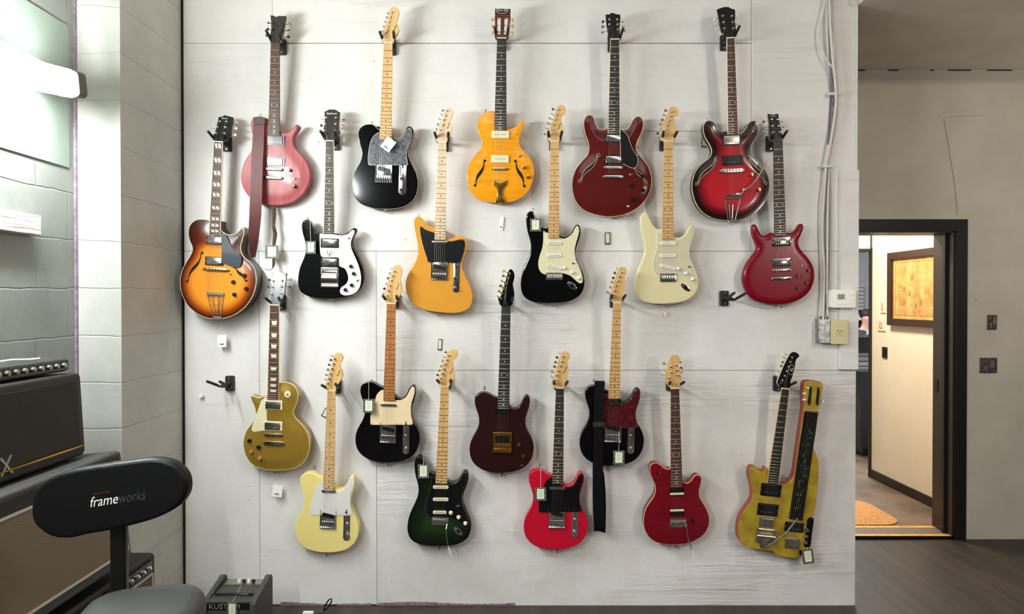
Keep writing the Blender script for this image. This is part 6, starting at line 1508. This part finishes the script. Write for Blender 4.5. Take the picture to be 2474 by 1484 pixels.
MB().tube([b0 + Vector((.15 * cos(2 * pi * i / 28), .15 * sin(2 * pi * i / 28), .15)) for i in range(29)], .008, 6).build('foot_ring', M['steel'], t)

# ------------------------------------------------------------ small practice amplifier by the wall
x0, x1 = -1.365, -1.13; yf, yb_ = -.46, -.24; t = thing('practice_amplifier', ((x0 + x1) / 2, yf, 0), 'small dark practice amplifier standing on the floor against the wall', 'amplifier')
W = x1 - x0; D = yb_ - yf
M['kgrey'] = noisy(mat('charcoal_vinyl', rgb(58, 58, 56), .6), rgb(46, 46, 45), rgb(68, 68, 65), (1, 1, 1), 300, 2)
mb = MB(); a = [(-W / 2 + .012, .0, 0), (W / 2 - .012, .0, 0), (W / 2 - .012, .0, .216), (-W / 2 + .012, .0, .216)]; b_ = [(v[0], D, v[2] + (.012 if v[2] > 0 else 0)) for v in a]
mb.hexa(a, b_).build('cabinet', M['kgrey'], t)
for sx in (-1, 1):
    prof = [(-.012, 0), (D, 0), (D, .236), (D - .012, .256), (D - .035, .262), (D - .055, .252), (.02, .222), (-.012, .208)]
    mx = Matrix(((0, 0, 1, 0), (1, 0, 0, 0), (0, 1, 0, 0), (0, 0, 0, 1))); mb = MB().prism([(p[0], p[1]) for p in prof], -.011, .011, .0, 2, Matrix.Translation((sx * (W / 2 - .011), 0, 0)) @ mx)
    mb.build('side_panel', M['kgrey'], t, smooth=False)
fr = bx(-W / 2 + .022, W / 2 - .022, -.004, .0, .182, .210).build('name_strip', M['black'], t, smooth=False)
M['kl'] = mat('grey_letters', rgb(120, 120, 114), .5); me = text_mesh('KUSTOM', .030, .001, 0, 'LEFT'); e = link('logo', me, M['kl'], fr, (-W / 2 + .03, -.006, .196)); e.rotation_euler = (radians(90), 0, 0); e.scale = (1.15, 1, .8)
gr = bx(-W / 2 + .022, W / 2 - .022, -.003, .0, .02, .176).build('speaker_grille', M['kgrey'], t, smooth=False)
cp = bx(-W / 2 + .03, W / 2 - .03, D - .075, D - .02, .224, .234).build('control_panel', M['steel'], t, smooth=False)
for i in range(4): MB().lathe([(.008, 0), (.008, .012), (.004, .014)], (0, 0, 0), 12).build('knob', M['black' if i % 2 else 'ivory'], cp, (-.02 + i * .022, D - .05, .234))
tb = MB().tube([(-W / 2 + .035, .06, .224), (-W / 2 + .05, .045, .230), (0, .043, .233), (W / 2 - .05, .045, .230), (W / 2 - .033, .06, .224)], .006, 8).build('handle', M['black'], t)
price_tag(561, 1474, -.475, .046, .070, 'framed price tag hanging on the small practice amplifier', string=(584, 1412, -.30))
# looped cable on the floor
q = [P(x, y, yy) for x, y, yy in ((776, 1484, -.10), (781, 1476, -.09), (786, 1462, -.085), (794, 1450, -.085), (801, 1447, -.085), (801, 1454, -.085), (793, 1467, -.09), (782, 1477, -.095), (778, 1486, -.11))]
q = [p if p.z > .004 else Vector((p.x, p.y, .004)) for p in q]
o = MB().tube(q, .0035, 8).tube([Vector((q[0].x, q[0].y, .004)), Vector((q[0].x - .25, -.22, .004)), Vector((q[0].x - .4, -.5, .004))], .0035, 8).build('floor_cable', M['black'], None); tag(o, 'looped black cable standing up from the floor at the foot of the wall', 'cable')
o = MB().box(P(760, 1483, -.12) * 1.0 if False else Vector((xpx(757), -.10, .006)), (.05, .02, .012)).build('cable_plug', M['white'], None); tag(o, 'small white plug on the floor beside the looped cable', 'plug')
